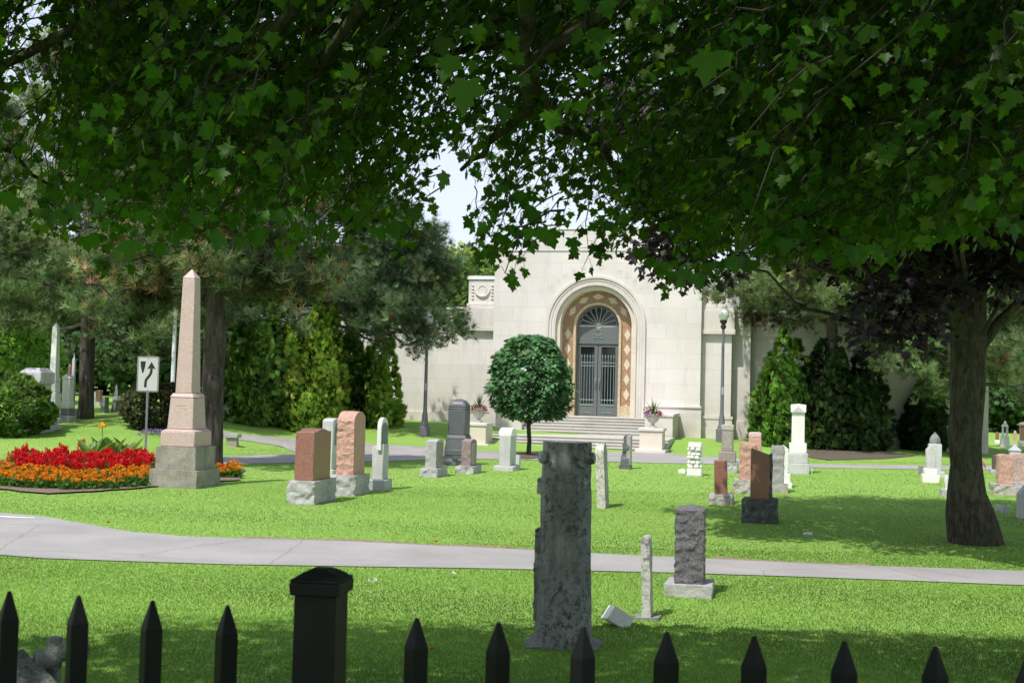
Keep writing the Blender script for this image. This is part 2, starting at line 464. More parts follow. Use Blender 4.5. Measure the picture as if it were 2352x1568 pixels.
# ================================================================== GRAVESTONES
M_PINK = stone('pink_granite', (.53,.395,.35), .22, 55, .15, rough=.55, bump=.06)
M_PINKR = stone('rough_pink_granite', (.56,.33,.26), .3, 60, .25, rough=.85, bump=.5)
M_RED = stone('red_granite', (.30,.135,.105), .35, 70, .1, rough=.3, bump=.02)
M_BROWN = stone('brown_granite', (.25,.12,.085), .4, 60, .1, rough=.28, bump=.02)
M_GREYR = stone('rough_grey_granite', (.47,.455,.45), .22, 120, .4, rough=.9, bump=1.0, bscale=18, streak=.3)
M_GREYP = stone('grey_granite', (.38,.37,.36), .3, 70, .15, rough=.4, bump=.05)
M_DARKR = stone('rough_dark_granite', (.15,.14,.155), .4, 60, .2, rough=.75, bump=.8)
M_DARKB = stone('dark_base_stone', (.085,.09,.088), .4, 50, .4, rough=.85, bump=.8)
M_CHAR = stone('charcoal_granite', (.115,.12,.13), .3, 80, .3, rough=.45, bump=.05)
M_CONC = stone('weathered_sandstone', (.34,.32,.27), .12, 60, .8, (.11,.105,.08), rough=.95, bump=.35, streak=.45, moss=.22)
M_MARB = stone('white_marble', (.80,.775,.75), .05, 30, .28, (.42,.41,.38), rough=.7, bump=.15, streak=.18)
M_MARBG = stone('grey_marble', (.56,.55,.55), .1, 40, .5, (.26,.26,.25), rough=.8, bump=.3, streak=.45)
M_MARBD = stone('dark_weathered_marble', (.27,.28,.27), .2, 40, .6, (.09,.09,.085), rough=.85, bump=.35, streak=.6, moss=.4)
M_BLUEG = stone('blue_grey_granite', (.40,.42,.44), .2, 70, .1, rough=.6, bump=.05)
M_BROWNG = stone('brown_grey_granite', (.33,.27,.25), .3, 70, .15, rough=.5, bump=.05)
M_MAUVER = stone('rough_mauve_granite', (.30,.22,.21), .3, 60, .2, rough=.85, bump=.5)
M_OBASE = stone('lichened_granite_base', (.43,.41,.38), .22, 110, .35, rough=.9, bump=1.0, bscale=18, lichen=(.50,.25,.09))
M_LETTER = plain('carved_letters', (.30,.24,.21), .9)
M_LETTERL = plain('pale_carved_letters', (.55,.53,.48), .9)
M_SLAB = stone('weathered_white_slab', (.62,.61,.54), .12, 30, .8, (.2,.19,.15), rough=.9, bump=.45, streak=.7, moss=.7)

def dome(h): return lambda x, y: h*(math.sqrt(max(0, 1 - (max(abs(x), abs(y))*.98)**2)) - 1)
def archy(h): return lambda x, y: h*(math.sqrt(max(0, 1 - (y*.995)**2)) - 1)
def archx(h): return lambda x, y: h*(math.sqrt(max(0, 1 - (x*.995)**2)) - 1)
def gabley(h): return lambda x, y: -h*abs(y)
def gablex(h): return lambda x, y: -h*abs(x)
def hip(h): return lambda x, y: -h*max(abs(x), abs(y))
def serp(h): return lambda x, y: h*(math.cos(min(1, abs(y)*1.15)*PI)*.5 - .5) if True else 0
def slantx(h): return lambda x, y: -h*(x+1)/2
def slanty(h): return lambda x, y: -h*(1-y)/2

def grave(name, label, cat, x, y, tiers, D, group=None, yaw=0, lean=0, base_y=None):
    """tiers: (part name, w px, d px, z0 px, z1 px, material, options); px are photo pixels at the stone's own distance"""
    p = P(x, y); k = p.y/F
    ov = Vector((math.sin(TH), math.cos(TH), 0))*0
    root = thing(name, label, cat, p, -TH + yaw, group)
    root.rotation_euler.y = lean
    sd = sum(map(ord, label)) % 97
    for i, (pn, w, d, z0, z1, mat, o) in enumerate(tiers):
        o = dict(o); mb = MB()
        bev = o.pop('bevel', None); kind = o.pop('kind', 'block'); cx = o.pop('cx', 0)*k; cyo = o.pop('cy', 0)*k; lab = o.pop('lab', None); sm = o.pop('smooth', 35)
        if 'top' in o: o['top'] = o['top'][0](o['top'][1]*k)
        z0m = (z0*k - (.12 if z0 == 0 else 0)); z1m = z1*k
        cy = D*k/2 + cyo
        if kind == 'block':
            r = o.get('rough', 0)
            if bev is None: bev = 0 if r else min(.02, .06*min(w, d)*k)
            block(mb, w*k, d*k, z0m, z1m, cx, cy, seed=sd+i, **o)
        elif kind == 'lathe':
            mb.lathe([(r_*k, z_*k) for r_, z_ in o['prof']], o.get('n', 20), cx, cy); bev = 0
        elif kind == 'pyr':
            mb.frustum(cx, cy, w*k, d*k, .01, .01, z0m, z1m); bev = 0
        elif kind == 'frus':
            mb.frustum(cx, cy, w*k, d*k, o['w1']*k, o.get('d1', o['w1'])*k, z0m, z1m); bev = bev if bev is not None else .008
        elif kind == 'cyl':     # a roll lying along the depth
            n = 16; mb.prism([(cx + w*k/2*math.cos(2*PI*j/n), (z0m+z1m)/2 + (z1m-z0m)/2*math.sin(2*PI*j/n)) for j in range(n)], cy - d*k/2, cy + d*k/2, 'y'); bev = .005
        ob = mb.build(pn, mat, root, bevel=bev or 0, smooth=sm)
        if lab: ob['label'] = lab
    return root, k

def lines_of_text(root, k, rows, face='x', mat=M_LETTER, xoff=0, y0=0, y1=0, zs=()):
    """rows of short dashes cut into a face: worn lettering too small to read"""
    mb = MB(); r = random.Random(len(rows)*7)
    for z, a, b in rows:
        u = a
        while u < b:
            l = r.uniform(1.2, 3.2)
            if face == 'x': mb.box(xoff*k - .003, xoff*k + .003, u*k, min(b, u+l)*k, z*k, (z+1.8)*k)
            else: mb.box(u*k, min(b, u+l)*k, xoff*k - .003, xoff*k + .003, z*k, (z+1.8)*k)
            u += l + r.uniform(.8, 1.6)
    mb.build('inscription', mat, root)

G_ROUGH = dict(flat=('+x', 'edge'))
# --- the large pink obelisk
r, k = grave('granite_obelisk', 'tall pink granite obelisk on tiered grey stone base beside the red flower bed', 'obelisk', 396, 1120, [
    ('lower_plinth', 118, 118, 0, 40, M_CONC, dict(rough=.02, flat=('+z',))),
    ('upper_plinth', 100, 100, 40, 93, M_CONC, dict(rough=.012, flat=('+z',))),
    ('base_die', 86, 86, 93, 128, M_PINK, dict(bevel=.02)),
    ('base_slope', 86, 86, 128, 133, M_PINK, dict(kind='frus', w1=68)),
    ('inscribed_die', 66, 66, 133, 207, M_PINK, dict(taper=.87)),
    ('moulding', 60, 60, 207, 216, M_PINK, dict(kind='frus', w1=50)),
    ('shaft', 43, 43, 216, 486, M_PINK, dict(taper=.70)),
    ('pyramid_tip', 30.2, 30.2, 486, 507, M_PINK, dict(kind='pyr'))], 118)
lines_of_text(r, k, [(z, -14 + (i % 2)*4, 14 - (i % 3)*3) for i, z in enumerate((165, 170, 175, 181, 188))], 'y', plain('pale_incised_letters', (.62,.50,.43), .9), 28.6)
# --- left cluster
grave('headstone', 'smooth red granite headstone with curved top on a rough grey block', 'gravestone', 690, 1158, [
    ('base', 66, 138, 0, 53, M_GREYR, dict(rough=.055, freq=7, cell=.03, flat=('+z',))),
    ('tablet', 46, 108, 53, 172, M_RED, dict(top=(serp, 7), bevel=.008))], 138)
grave('headstone', 'rock faced pink granite headstone with rounded top behind the red one', 'gravestone', 786, 1138, [
    ('base', 58, 100, 0, 46, M_GREYR, dict(rough=.05, freq=7, cell=.03, flat=('+z',))),
    ('tablet', 41, 76, 46, 192, M_PINKR, dict(rough=.034, freq=9, cell=.026, flat=('+x', 'edge'), top=(archy, 22)))], 100)
grave('headstone', 'weathered grey marble tablet with carved arch half hidden behind the red headstone', 'gravestone', 748, 1092, [
    ('base', 34, 70, 0, 14, M_MARBG, {}),
    ('tablet', 26, 62, 14, 131, M_MARBG, dict(top=(archy, 6))),
    ('carved_arch', 27.5, 40, 70, 122, M_MARBD, dict(top=(archy, 18), rough=.02, cx=0))], 70)
grave('headstone', 'pale grey block headstone carrying a thin arched carved tablet', 'gravestone', 862, 1126, [
    ('base', 42, 60, 0, 24, M_BLUEG, {}),
    ('die', 27, 40, 24, 99, M_MARBG, dict(top=(slantx, -7))),
    ('arched_tablet', 9, 52, 92, 166, M_MARB, dict(top=(archy, 24), cx=4, rough=.004)),
    ('carved_panel', 3, 38, 102, 154, M_MARBD, dict(top=(archy, 17), cx=9.5, rough=.018, cell=.03))], 60)
grave('headstone', 'small light grey granite headstone with polished right face beside dark domed monument', 'gravestone', 984, 1096, [
    ('base', 40, 92, 0, 20, M_GREYR, dict(rough=.045, freq=8, cell=.03, flat=('+z',))),
    ('tablet', 25, 60, 20, 86, M_GREYR, dict(rough=.02, flat=('+x', 'edge'), top=(gabley, 5))),
    ('polished_face', 1.2, 56, 24, 78, stone('polished_grey', (.2,.21,.19), .3, 80, .05, rough=.12, bump=0), dict(cx=13, bevel=0))], 92)
grave('domed_monument', 'tall charcoal granite monument with dome top on the edge of the drive', 'monument', 1044, 1069, [
    ('rough_base', 56, 62, 0, 23, M_CHAR, dict(rough=.045, freq=8, cell=.03, flat=('+z',))),
    ('base', 53, 58, 23, 37, M_CHAR, {}),
    ('skirt', 52, 56, 37, 62, M_CHAR, dict(kind='frus', w1=46, d1=50)),
    ('skirt_moulding', 48, 52, 62, 70, M_CHAR, dict(kind='frus', w1=42, d1=46)),
    ('shaft', 41, 45, 70, 128, M_CHAR, {}),
    ('upper_band', 42.5, 46.5, 128, 132, M_CHAR, {}),
    ('dome', 41, 45, 132, 153, M_CHAR, dict(top=(dome, 18), smooth=60))], 62)
grave('headstone', 'small mauve brown headstone with polished right face in front of dark domed monument', 'gravestone', 1066, 1088, [
    ('base', 42, 80, 0, 17, M_GREYR, dict(rough=.045, freq=8, cell=.03, flat=('+z',))),
    ('tablet', 22, 54, 17, 79, M_MAUVER, dict(rough=.02, flat=('+x', 'edge'), top=(gabley, 5))),
    ('polished_face', 1.2, 50, 20, 70, stone('polished_mauve', (.17,.13,.11), .3, 80, .05, rough=.12, bump=0), dict(cx=11.5, bevel=0))], 80)
grave('headstone', 'white marble tablet with rolled scroll top left of the tree stump monument', 'gravestone', 1156, 1081, [
    ('base', 46, 80, 0, 11, M_MARBG, {}),
    ('tablet', 27, 62, 11, 80, M_MARBG, {}),
    ('scroll_top', 30, 62, 78, 98, M_MARB, dict(top=(archy, 14)))], 80)
grave('marker', 'tiny grey marker stone beside the mulch of the clipped tree', 'grave marker', 1186, 1065, [
    ('tablet', 13, 16, 0, 20, M_MARBG, dict(top=(archx, 5)))], 16)
# --- centre and right
grave('headstone', 'thin leaning white marble slab just right of the tree stump monument', 'gravestone', 1381, 1167, [
    ('slab', 19, 62, 0, 147, M_SLAB, dict(top=(archy, 26), rough=.006, cell=.08))], 62, lean=math.radians(-3.2))
r, k = grave('headstone', 'small dark grey stone with flared foot and round knob top near the drive', 'gravestone', 1434, 1077, [
    ('foot', 27, 26, 0, 8, M_CHAR, dict(rough=.02)),
    ('flared_stem', 22, 26, 8, 46, M_CHAR, dict(taper=.5, rough=.02)),
    ('side_tablet', 9, 34, 8, 76, M_GREYP, dict(cx=8, cy=6)),
    ('knob', 15, 22, 40, 58, M_CHAR, dict(rough=.02, cx=2)),
    ('top_knob', 13, 20, 58, 77, M_CHAR, dict(rough=.02, cx=3, top=(archx, 5)))], 30)
r, k = grave('headstone', 'white rustic marker built of carved boulders with flat cap', 'gravestone', 1594, 1093, [
    ('plinth', 36, 40, 0, 4, M_MARBG, {}),
    ('base', 32, 36, 4, 17, M_MARB, dict(rough=.008)),
    ('core', 23, 24, 17, 66, stone('mortar_white', (.5,.48,.44), .1, 30, .3), {}),
    ('cap', 29, 30, 66, 76, M_MARB, dict(rough=.012))], 40)
mb = MB(); rr = random.Random(4)
for side in range(4):
    for iz in range(5):
        for ix in range(2):
            u = (-6.5 + 13*ix + rr.uniform(-2, 2) + (iz % 2)*2)*k; zz = (22 + iz*9.6 + rr.uniform(-2, 2))*k
            cx, cy = ((u, 20*k-12.5*k) if side == 0 else (12*k, 20*k+u) if side == 1 else (u, 20*k+12.5*k) if side == 2 else (-12*k, 20*k+u))
            a = rr.uniform(4.6, 6.6)*k; b = rr.uniform(3.6, 5.4)*k
            prof = [(a*math.sin(t), zz - b*math.cos(t)) for t in np.linspace(.05, PI-.05, 7)]
            mb.lathe(prof, 9, cx, cy)
mb.build('boulders', M_MARB, r, smooth=60)
grave('fallen_stone', 'small white lump of stone lying left of the boulder marker', 'stone', 1566, 1087, [
    ('lump', 15, 14, 0, 9, M_MARB, dict(rough=.03, top=(dome, 4)))], 14)
r, k = grave('headstone', 'grey brown inscribed tablet on stepped base near the right lamp post', 'gravestone', 1669, 1085, [
    ('rough_base', 46, 52, 0, 23, M_GREYR, dict(rough=.045, freq=8, cell=.03, flat=('+z',))),
    ('base', 39, 44, 23, 48, M_BROWNG, {}),
    ('tablet', 26, 28, 48, 96, M_BROWNG, {}),
    ('cap', 27.5, 30, 96, 110, stone('pale_granite_cap', (.44,.41,.38), .2, 60, .1), dict(top=(archx, 2)))], 52)
lines_of_text(r, k, [(58+i*5.2, -10 + (i % 2)*2, 10 - (i % 3)*1.5) for i in range(7)], 'y', M_LETTERL, 11.8)
grave('headstone', 'rough pink granite headstone partly hidden behind the slant topped brown one', 'gravestone', 1716, 1134, [
    ('base', 62, 70, 0, 31, M_OBASE, dict(rough=.045, freq=8, cell=.03, flat=('+z',))),
    ('tablet', 38, 46, 31, 117, M_PINKR, dict(rough=.03, freq=9, cell=.03, flat=('edge',), top=(slantx, 5)))], 70)
grave('headstone', 'pale pink granite headstone with smooth top behind the rough pink one', 'gravestone', 1733, 1052, [
    ('base', 40, 50, 0, 8, M_GREYR, dict(rough=.02)),
    ('tablet', 28, 34, 8, 48, M_PINKR, dict(rough=.02)),
    ('smooth_top', 28.5, 34, 48, 59, stone('pale_pink_granite', (.62,.47,.42), .15, 60, .1, rough=.5), dict(top=(archx, 1.5)))], 50)
grave('headstone', 'narrow red granite pillar headstone leaning slightly on a low rough base', 'gravestone', 1655, 1159, [
    ('base', 53, 60, 0, 23, M_OBASE, dict(rough=.045, freq=8, cell=.03, flat=('+z',))),
    ('pillar', 29, 32, 23, 101, M_RED, dict(top=(slantx, 1), bevel=.01, lab='red granite pillar leaning to the left'))], 60, lean=math.radians(-1.6))
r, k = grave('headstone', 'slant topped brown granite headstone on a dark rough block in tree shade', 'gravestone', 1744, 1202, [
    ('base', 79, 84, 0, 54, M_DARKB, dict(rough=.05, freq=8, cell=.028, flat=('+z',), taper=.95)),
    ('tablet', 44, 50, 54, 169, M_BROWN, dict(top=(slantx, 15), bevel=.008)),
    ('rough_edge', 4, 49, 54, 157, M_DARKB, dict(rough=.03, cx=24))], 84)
grave('headstone', 'rough grey granite headstone right of the brown slant topped one', 'gravestone', 1785, 1132, [
    ('base', 46, 56, 0, 18, M_OBASE, dict(rough=.025, flat=('+z',))),
    ('tablet', 28, 38, 18, 107, M_GREYP, dict(rough=.03, flat=('edge',)))], 56)
grave('headstone', 'narrow white stepped headstone peeping out behind the rough grey granite one', 'gravestone', 1803, 1120, [
    ('foot_step', 32, 40, 0, 12, M_MARB, {}),
    ('base', 24, 30, 12, 32, M_MARB, {}),
    ('tablet', 13, 26, 32, 98, M_MARB, dict(top=(slantx, 10)))], 40)
r, k = grave('pillar_monument', 'tall white marble pillar with gabled cap on three steps before the dark cedars', 'monument', 1832, 1088, [
    ('lowest_step', 53, 53, 0, 24, M_MARBG, {}),
    ('middle_step', 46, 46, 24, 47, M_MARBG, {}),
    ('upper_step', 39, 39, 47, 70, M_MARB, {}),
    ('shaft', 30, 30, 70, 140, M_MARB, dict(taper=.95)),
    ('cap', 34.5, 34.5, 140, 160, M_MARB, dict(top=(hip, 2)))], 53)
mb = MB(); yy = (53/2 - 17.4)*k
mb.prism([(-16.8*k, 140.4*k), (16.8*k, 140.4*k), (0, 154*k)], yy - .02, yy + .01, 'y'); mb.build('gable', M_MARBG, r)
r, k = grave('grave_vase', 'tiny white flower vase standing beside the tall white pillar monument', 'vase', 1864, 1088, [
    ('vase', 6, 6, 0, 12, M_MARB, dict(kind='lathe', prof=[(2.4, 0), (1.8, 3), (2.6, 8), (3.2, 12)]))], 6)
# --- near stones right of the stump
r, k = grave('headstone', 'rock faced dark granite headstone on a pale base beside the path', 'gravestone', 1580, 1372, [
    ('base', 106, 120, 0, 28, M_GREYR, dict(rough=.02, flat=('+z',))),
    ('tablet', 65, 84, 28, 208, M_DARKR, dict(rough=.028, freq=13, flat=('+x', '+z'), top=(hip, 12), cell=.017))], 120)
mb = MB(); rr = random.Random(3)
for i in range(6):
    z = (70 + i*20)*k; mb.box(32.5*k - .002, 32.5*k + .006, 40*k, 80*k, z, z + .03)
mb.build('inscription', M_LETTERL, r)
grave('headstone', 'thin white slab standing upright on a flat plate near the path', 'gravestone', 1484, 1424, [
    ('plate', 58, 56, 0, 5, M_MARBD, dict(rough=.008)),
    ('slab', 20, 52, 5, 188, M_SLAB, dict(top=(archx, 8), rough=.007, cell=.05))], 60, lean=math.radians(-2))
r = thing('broken_stone', 'broken wedge of white marble lying on the grass by the stump monument', 'stone', P(1430, 1440) , math.radians(24))
mb = MB(); mb.frustum(0, 0, .25, .17, .23, .17, -.075, .075)
o = mb.build('wedge', stone('broken_marble', (.74,.73,.69), .08, 40, .3, (.36,.36,.3), bump=.2), r, bevel=.004); o.rotation_euler = (math.radians(-10), math.radians(33), math.radians(-12)); o.location = (0, .1, .07)

# --- far right stones
r, k = grave('headstone', 'white gabled marble headstone left of the shaded maple trunk', 'gravestone', 2139, 1108, [
    ('base', 37, 40, 0, 18, M_MARB, {}), ('step', 29, 32, 18, 32, M_MARB, {}),
    ('tablet', 21, 24, 32, 86, M_MARBG, dict(top=(gablex, 12)))], 40)
grave('pillar_monument', 'grey stone pillar with bullet shaped top behind the white gabled headstone', 'monument', 2149, 1096, [
    ('base', 40, 40, 0, 14, M_MARBG, {}), ('shaft', 28, 28, 14, 76, M_MARBG, {}),
    ('bullet_top', 22, 22, 76, 102, M_MARBD, dict(kind='lathe', prof=[(11.5, 75), (12.2, 80), (11.4, 88), (7.5, 95), (3, 100), (.5, 103)]))], 40)
grave('marker', 'small dark grey marker beside the white gabled headstone', 'grave marker', 2117, 1090, [
    ('tablet', 13, 14, 0, 20, M_MARBD, {})], 16, lean=.05)
r, k = grave('headstone', 'low grey base with slim white vase just left of the shaded maple trunk', 'gravestone', 2176, 1141, [
    ('base', 26, 36, 0, 16, M_GREYR, dict(rough=.02)),
    ('vase', 8, 8, 16, 50, M_MARB, dict(kind='lathe', prof=[(3, 16), (2, 22), (5.2, 36), (4.6, 44), (3.2, 50)]))], 36)
grave('headstone', 'rough pink granite headstone with grey base right of the maple trunk', 'gravestone', 2312, 1137, [
    ('base', 53, 66, 0, 24, M_OBASE, dict(rough=.045, freq=8, cell=.03, flat=('+z',))),
    ('tablet', 29, 44, 24, 92, M_PINKR, dict(rough=.026, freq=9, cell=.03, flat=('edge',), top=(archx, 4)))], 66)
grave('headstone', 'wide pink granite headstone cut by the right edge of the view', 'gravestone', 2356, 1123, [
    ('base', 66, 60, 0, 15, M_GREYR, dict(rough=.02, flat=('+z',))),
    ('tablet', 54, 36, 15, 80, stone('mottled_pink_granite', (.48,.33,.30), .35, 40, .2, bump=.3), dict(rough=.03, flat=('edge',), top=(archx, 7)))], 60)
grave('headstone', 'small dark brown headstone on grey base right behind the maple trunk', 'gravestone', 2289, 1088, [
    ('base', 24, 30, 0, 10, M_GREYR, dict(rough=.02)), ('tablet', 13, 26, 10, 42, stone('dark_brown_granite', (.12,.08,.08), .3, 60, .1, rough=.4), {})], 30)
grave('headstone', 'blue grey marble headstone with pyramid cap behind the pink granite pair', 'gravestone', 2333, 1085, [
    ('base', 30, 30, 0, 12, M_MARBG, {}), ('tablet', 23, 23, 12, 50, M_MARBG, {}), ('pyramid_cap', 27, 27, 50, 64, M_BLUEG, dict(kind='pyr'))], 30)
r, k = grave('canopy_monument', 'white marble monument with open columned top in the far right lawn', 'monument', 2310, 1026, [
    ('base', 24, 24, 0, 5, M_MARB, {}), ('die', 19, 19, 5, 26, M_MARB, dict(taper=.8)),
    ('column', 3, 3, 26, 46, M_MARB, dict(cx=-4.5, cy=-4)), ('column', 3, 3, 26, 46, M_MARB, dict(cx=4.5, cy=-4)),
    ('column', 3, 3, 26, 46, M_MARB, dict(cx=-4.5, cy=4)), ('column', 3, 3, 26, 46, M_MARB, dict(cx=4.5, cy=4)),
    ('roof', 14, 14, 46, 52, M_MARB, dict(kind='frus', w1=10)), ('finial', 6, 6, 52, 59, M_MARB, dict(kind='lathe', prof=[(2, 52), (3.5, 54), (3, 57), (.5, 60)]))], 24)
grave('pillar_monument', 'slim orange granite pillar far off at the right', 'monument', 2332, 1017, [
    ('base', 9, 9, 0, 4, M_PINK, {}), ('shaft', 6, 6, 4, 25, M_PINKR, {}), ('cap', 5.6, 5.6, 25, 29, M_PINKR, dict(kind='pyr'))], 9)
grave('monument', 'dark red granite monument far off at the right edge', 'monument', 2352, 1024, [
    ('base', 20, 20, 0, 12, M_GREYR, {}), ('die', 14, 14, 12, 46, stone('dark_red_granite', (.2,.1,.09), .3, 50, .1, rough=.4), {}), ('cap', 18, 18, 46, 55, M_BROWNG, dict(top=(hip, 3)))], 20)
grave('headstone', 'distant low grey and red headstone beside the end of the mausoleum', 'gravestone', 2291, 1018, [
    ('base', 10, 10, 0, 8, M_MARB, {}), ('tablet', 7, 7, 8, 26, M_RED, dict(top=(archx, 2)))], 10)
grave('marker', 'square topped small grey marker near the right edge, the left of two', 'grave marker', 2294, 1174, [('tablet', 12, 14, 0, 15, M_MARBG, {})], 14)
grave('marker', 'tilted small blue grey marker near the right edge, the right of two', 'grave marker', 2310, 1179, [('tablet', 16, 18, 0, 16, M_BLUEG, {})], 18, lean=.22)
grave('headstone', 'grey leaning headstone cut off by the right edge of the lawn', 'gravestone', 2350, 1191, [('tablet', 16, 40, 0, 55, M_MARBG, dict(top=(slantx, -20)))], 40)
grave('fallen_stone', 'flat pale stone lying in the shaded grass before the maple', 'stone', 1856, 1228, [('lump', 20, 34, 0, 4.5, M_MARBG, dict(rough=.02, top=(dome, 3)))], 30)

# --- far left stones
grave('pedestal_monument', 'broad grey marble pedestal monument half hidden by the left shrub', 'monument', 55, 993, [
    ('lower_step', 85.0, 85.0, 0, 18, M_MARBG, {}), ('upper_step', 66.2, 66.2, 18, 38, M_MARBG, {}),
    ('die', 47.5, 47.5, 38, 112, M_MARBG, {}), ('cornice', 56.2, 56.2, 112, 138, M_MARBG, {}), ('cap', 56.2, 56.2, 138, 149, M_MARBG, dict(kind='frus', w1=34.6))], 85.0)
r, k = grave('marble_obelisk', 'tall white marble obelisk behind the broad grey pedestal at far left', 'obelisk', 109, 972, [
    ('base', 40.3, 40.3, 0, 12, M_MARBG, {}), ('plinth', 25.9, 25.9, 12, 70, M_MARB, dict(taper=.94)), ('gabled_die', 20.9, 20.9, 70, 98, M_MARB, dict(taper=.9)),
    ('moulding', 21.6, 21.6, 98, 106, M_MARB, dict(kind='frus', w1=17.3)), ('shaft', 16.2, 16.2, 106, 221, M_MARB, dict(taper=.76)), ('pyramid_tip', 12.2, 12.2, 221, 232, M_MARB, dict(kind='pyr'))], 40.3)
grave('headstone', 'white marble pillar with gabled cap just left of the far pine trunk', 'gravestone', 144, 968, [
    ('base', 31.7, 31.7, 0, 14, M_MARBG, {}), ('step', 26.6, 26.6, 14, 30, M_MARBD, {}), ('die_foot', 22.3, 22.3, 30, 46, M_MARB, {}),
    ('shaft', 18.0, 18.0, 46, 98, M_MARB, {}), ('gabled_cap', 20.9, 20.9, 98, 110, M_MARB, dict(top=(gablex, 9)))], 31.7)
grave('column_monument', 'slim grey column monument rising behind the white gabled pillar', 'monument', 160, 962, [
    ('base', 18.7, 18.7, 0, 24, M_MARBG, {}), ('shaft', 7.9, 7.9, 24, 138, M_MARBG, dict(taper=.8)), ('finial', 4.3, 4.3, 138, 152, M_MARBG, dict(kind='pyr'))], 18.7)
grave('granite_obelisk', 'small red granite obelisk peeking over the white gabled pillar', 'obelisk', 153, 955, [
    ('base', 13.5, 13.5, 0, 40, M_RED, {}), ('shaft', 8.2, 8.2, 40, 115, M_RED, dict(taper=.75)), ('tip', 6.0, 6.0, 115, 121, M_RED, dict(kind='pyr'))], 13.5)
grave('headstone', 'square red granite headstone right of the far pine trunk', 'gravestone', 223, 931, [
    ('base', 14.0, 14.0, 0, 8, M_GREYR, {}), ('tablet', 10.9, 10.9, 8, 31, M_RED, {}), ('cap', 12.5, 12.5, 31, 35, M_RED, {})], 14.0)
grave('headstone', 'distant white headstone between the far pine trunk and the square red one', 'gravestone', 216, 928, [
    ('tablet', 10, 12, 0, 29, M_MARB, dict(top=(archx, 4)))], 12)
grave('headstone', 'upright dark grey slab with slanted top standing in the far left lawn', 'gravestone', 235, 948, [
    ('tablet', 10.1, 18.7, 0, 35, M_MARBD, dict(top=(slantx, -2)))], 18.7)
grave('headstone', 'leaning grey slab with white sloping top in the far left lawn', 'gravestone', 258, 947, [
    ('tablet', 9.6, 22.4, 0, 30, M_MARBD, {}), ('sloping_top', 12.0, 24.0, 29, 34, M_MARB, dict(top=(slantx, -4)))], 22.4, lean=.16)
grave('marble_obelisk', 'small white obelisk far off behind the two grey slabs', 'obelisk', 263, 926, [
    ('base', 10.9, 10.9, 0, 12, M_MARB, {}), ('shaft', 7.0, 7.0, 12, 38, M_MARB, dict(taper=.5)), ('tip', 3.6, 3.6, 38, 44, M_MARB, dict(kind='pyr'))], 10.9)
grave('granite_obelisk', 'distant red obelisk tip showing above the road sign', 'obelisk', 335, 930, [
    ('base', 12.8, 12.8, 0, 30, M_RED, {}), ('shaft', 9.6, 9.6, 30, 114, M_RED, dict(taper=.7)), ('tip', 6.7, 6.7, 114, 124, M_RED, dict(kind='pyr'))], 12.8)
grave('monument', 'brown granite monument with heavy cap just right of the big pine trunk', 'monument', 513, 948, [
    ('base', 21.3, 21.3, 0, 13, M_MARBG, {}), ('step', 18.2, 18.2, 13, 24, M_BROWNG, {}), ('die', 12.9, 12.9, 24, 44, M_BROWNG, {}), ('cap', 18.2, 18.2, 44, 54, M_BROWNG, {}), ('roof', 16.7, 16.7, 54, 61, M_BROWNG, dict(kind='frus', w1=6.1))], 21.3)
grave('headstone', 'plain white headstone right of the brown capped monument', 'gravestone', 539, 940, [('tablet', 16, 14, 0, 28, M_MARB, dict(top=(archx, 4)))], 14)
r, k = grave('stone_bench', 'low pale stone bench on the lawn right of the pink obelisk', 'bench', 530, 1025, [
    ('support', 27.2, 13.6, 0, 20, M_BROWNG, dict(taper=.92)), ('seat', 34.0, 22.1, 20, 29, M_GREYP, dict(bevel=.01))], 17.0)
# ================================================================== TREE STUMP MONUMENT
M_STUMP = None
def stump_mat():
    k = NT('stump_stone')
    s = k.noise(3.0, 6, .75, stretch=(1, 1, .35))
    c = k.mix(k.ramp(s, [(.38, 0), (.62, 1)]), (.31, .31, .29), (.48, .49, .475))
    st = k.noise(30, 4, .7, stretch=(1, 1, .1))
    c = k.mix(k.ramp(st, [(.48, 0), (.72, .4)]), c, (.085, .09, .085))
    mo = k.noise(16, 8, .9)
    mk = k.n('ShaderNodeMath', operation='MULTIPLY'); k.l(k.ramp(mo, [(.50, 0), (.55, .92)]), mk.inputs[0]); k.l(k.ramp(k.noise(2.6, 4, .6, stretch=(1, 1, .6)), [(.33, .1), (.56, 1)]), mk.inputs[1])
    c = k.mix(mk.outputs[0], c, (.04, .043, .032))
    wh = k.noise(45, 6, .8)
    c = k.mix(k.ramp(wh, [(.60, 0), (.68, .6)]), c, (.40, .41, .41))
    k.col(c); k.rough(.9)
    k.bump(k.noise(28, 8, .85), 1.0, .045)
    return k.m
M_STUMP = stump_mat()
def log_shape(mb, rad, h, z0, n=48, seg=60, seed=0, ridge=.012, flare=.10, cx=0, cy=0):
    vs = []; fs = []
    for j in range(seg+1):
        t = j/seg; z = z0 + h*t
        for i in range(n):
            a = 2*PI*i/n
            r = rad*(1 + flare*(1-t)**3 - .05*t)
            q = Vector((math.cos(a)*2.2, math.sin(a)*2.2, z*.9 + seed))
            r += noise.noise(q*1.2)*rad*.07 + noise.noise(Vector((math.cos(a)*7, math.sin(a)*7, z*2 + seed)))*ridge + noise.noise(Vector((math.cos(a)*18, math.sin(a)*18, z*9)))*ridge*.7
            vs.append((cx + r*math.cos(a), cy + r*math.sin(a), z))
    for j in range(seg):
        for i in range(n):
            k = (i+1) % n; fs.append((j*n+i, j*n+k, (j+1)*n+k, (j+1)*n+i))
    mb.add(vs, fs)
    mb.add([vs[seg*n+i] for i in range(n)] + [(cx, cy, z0+h-.012)], [(i, (i+1) % n, n) for i in range(n)])
    return mb
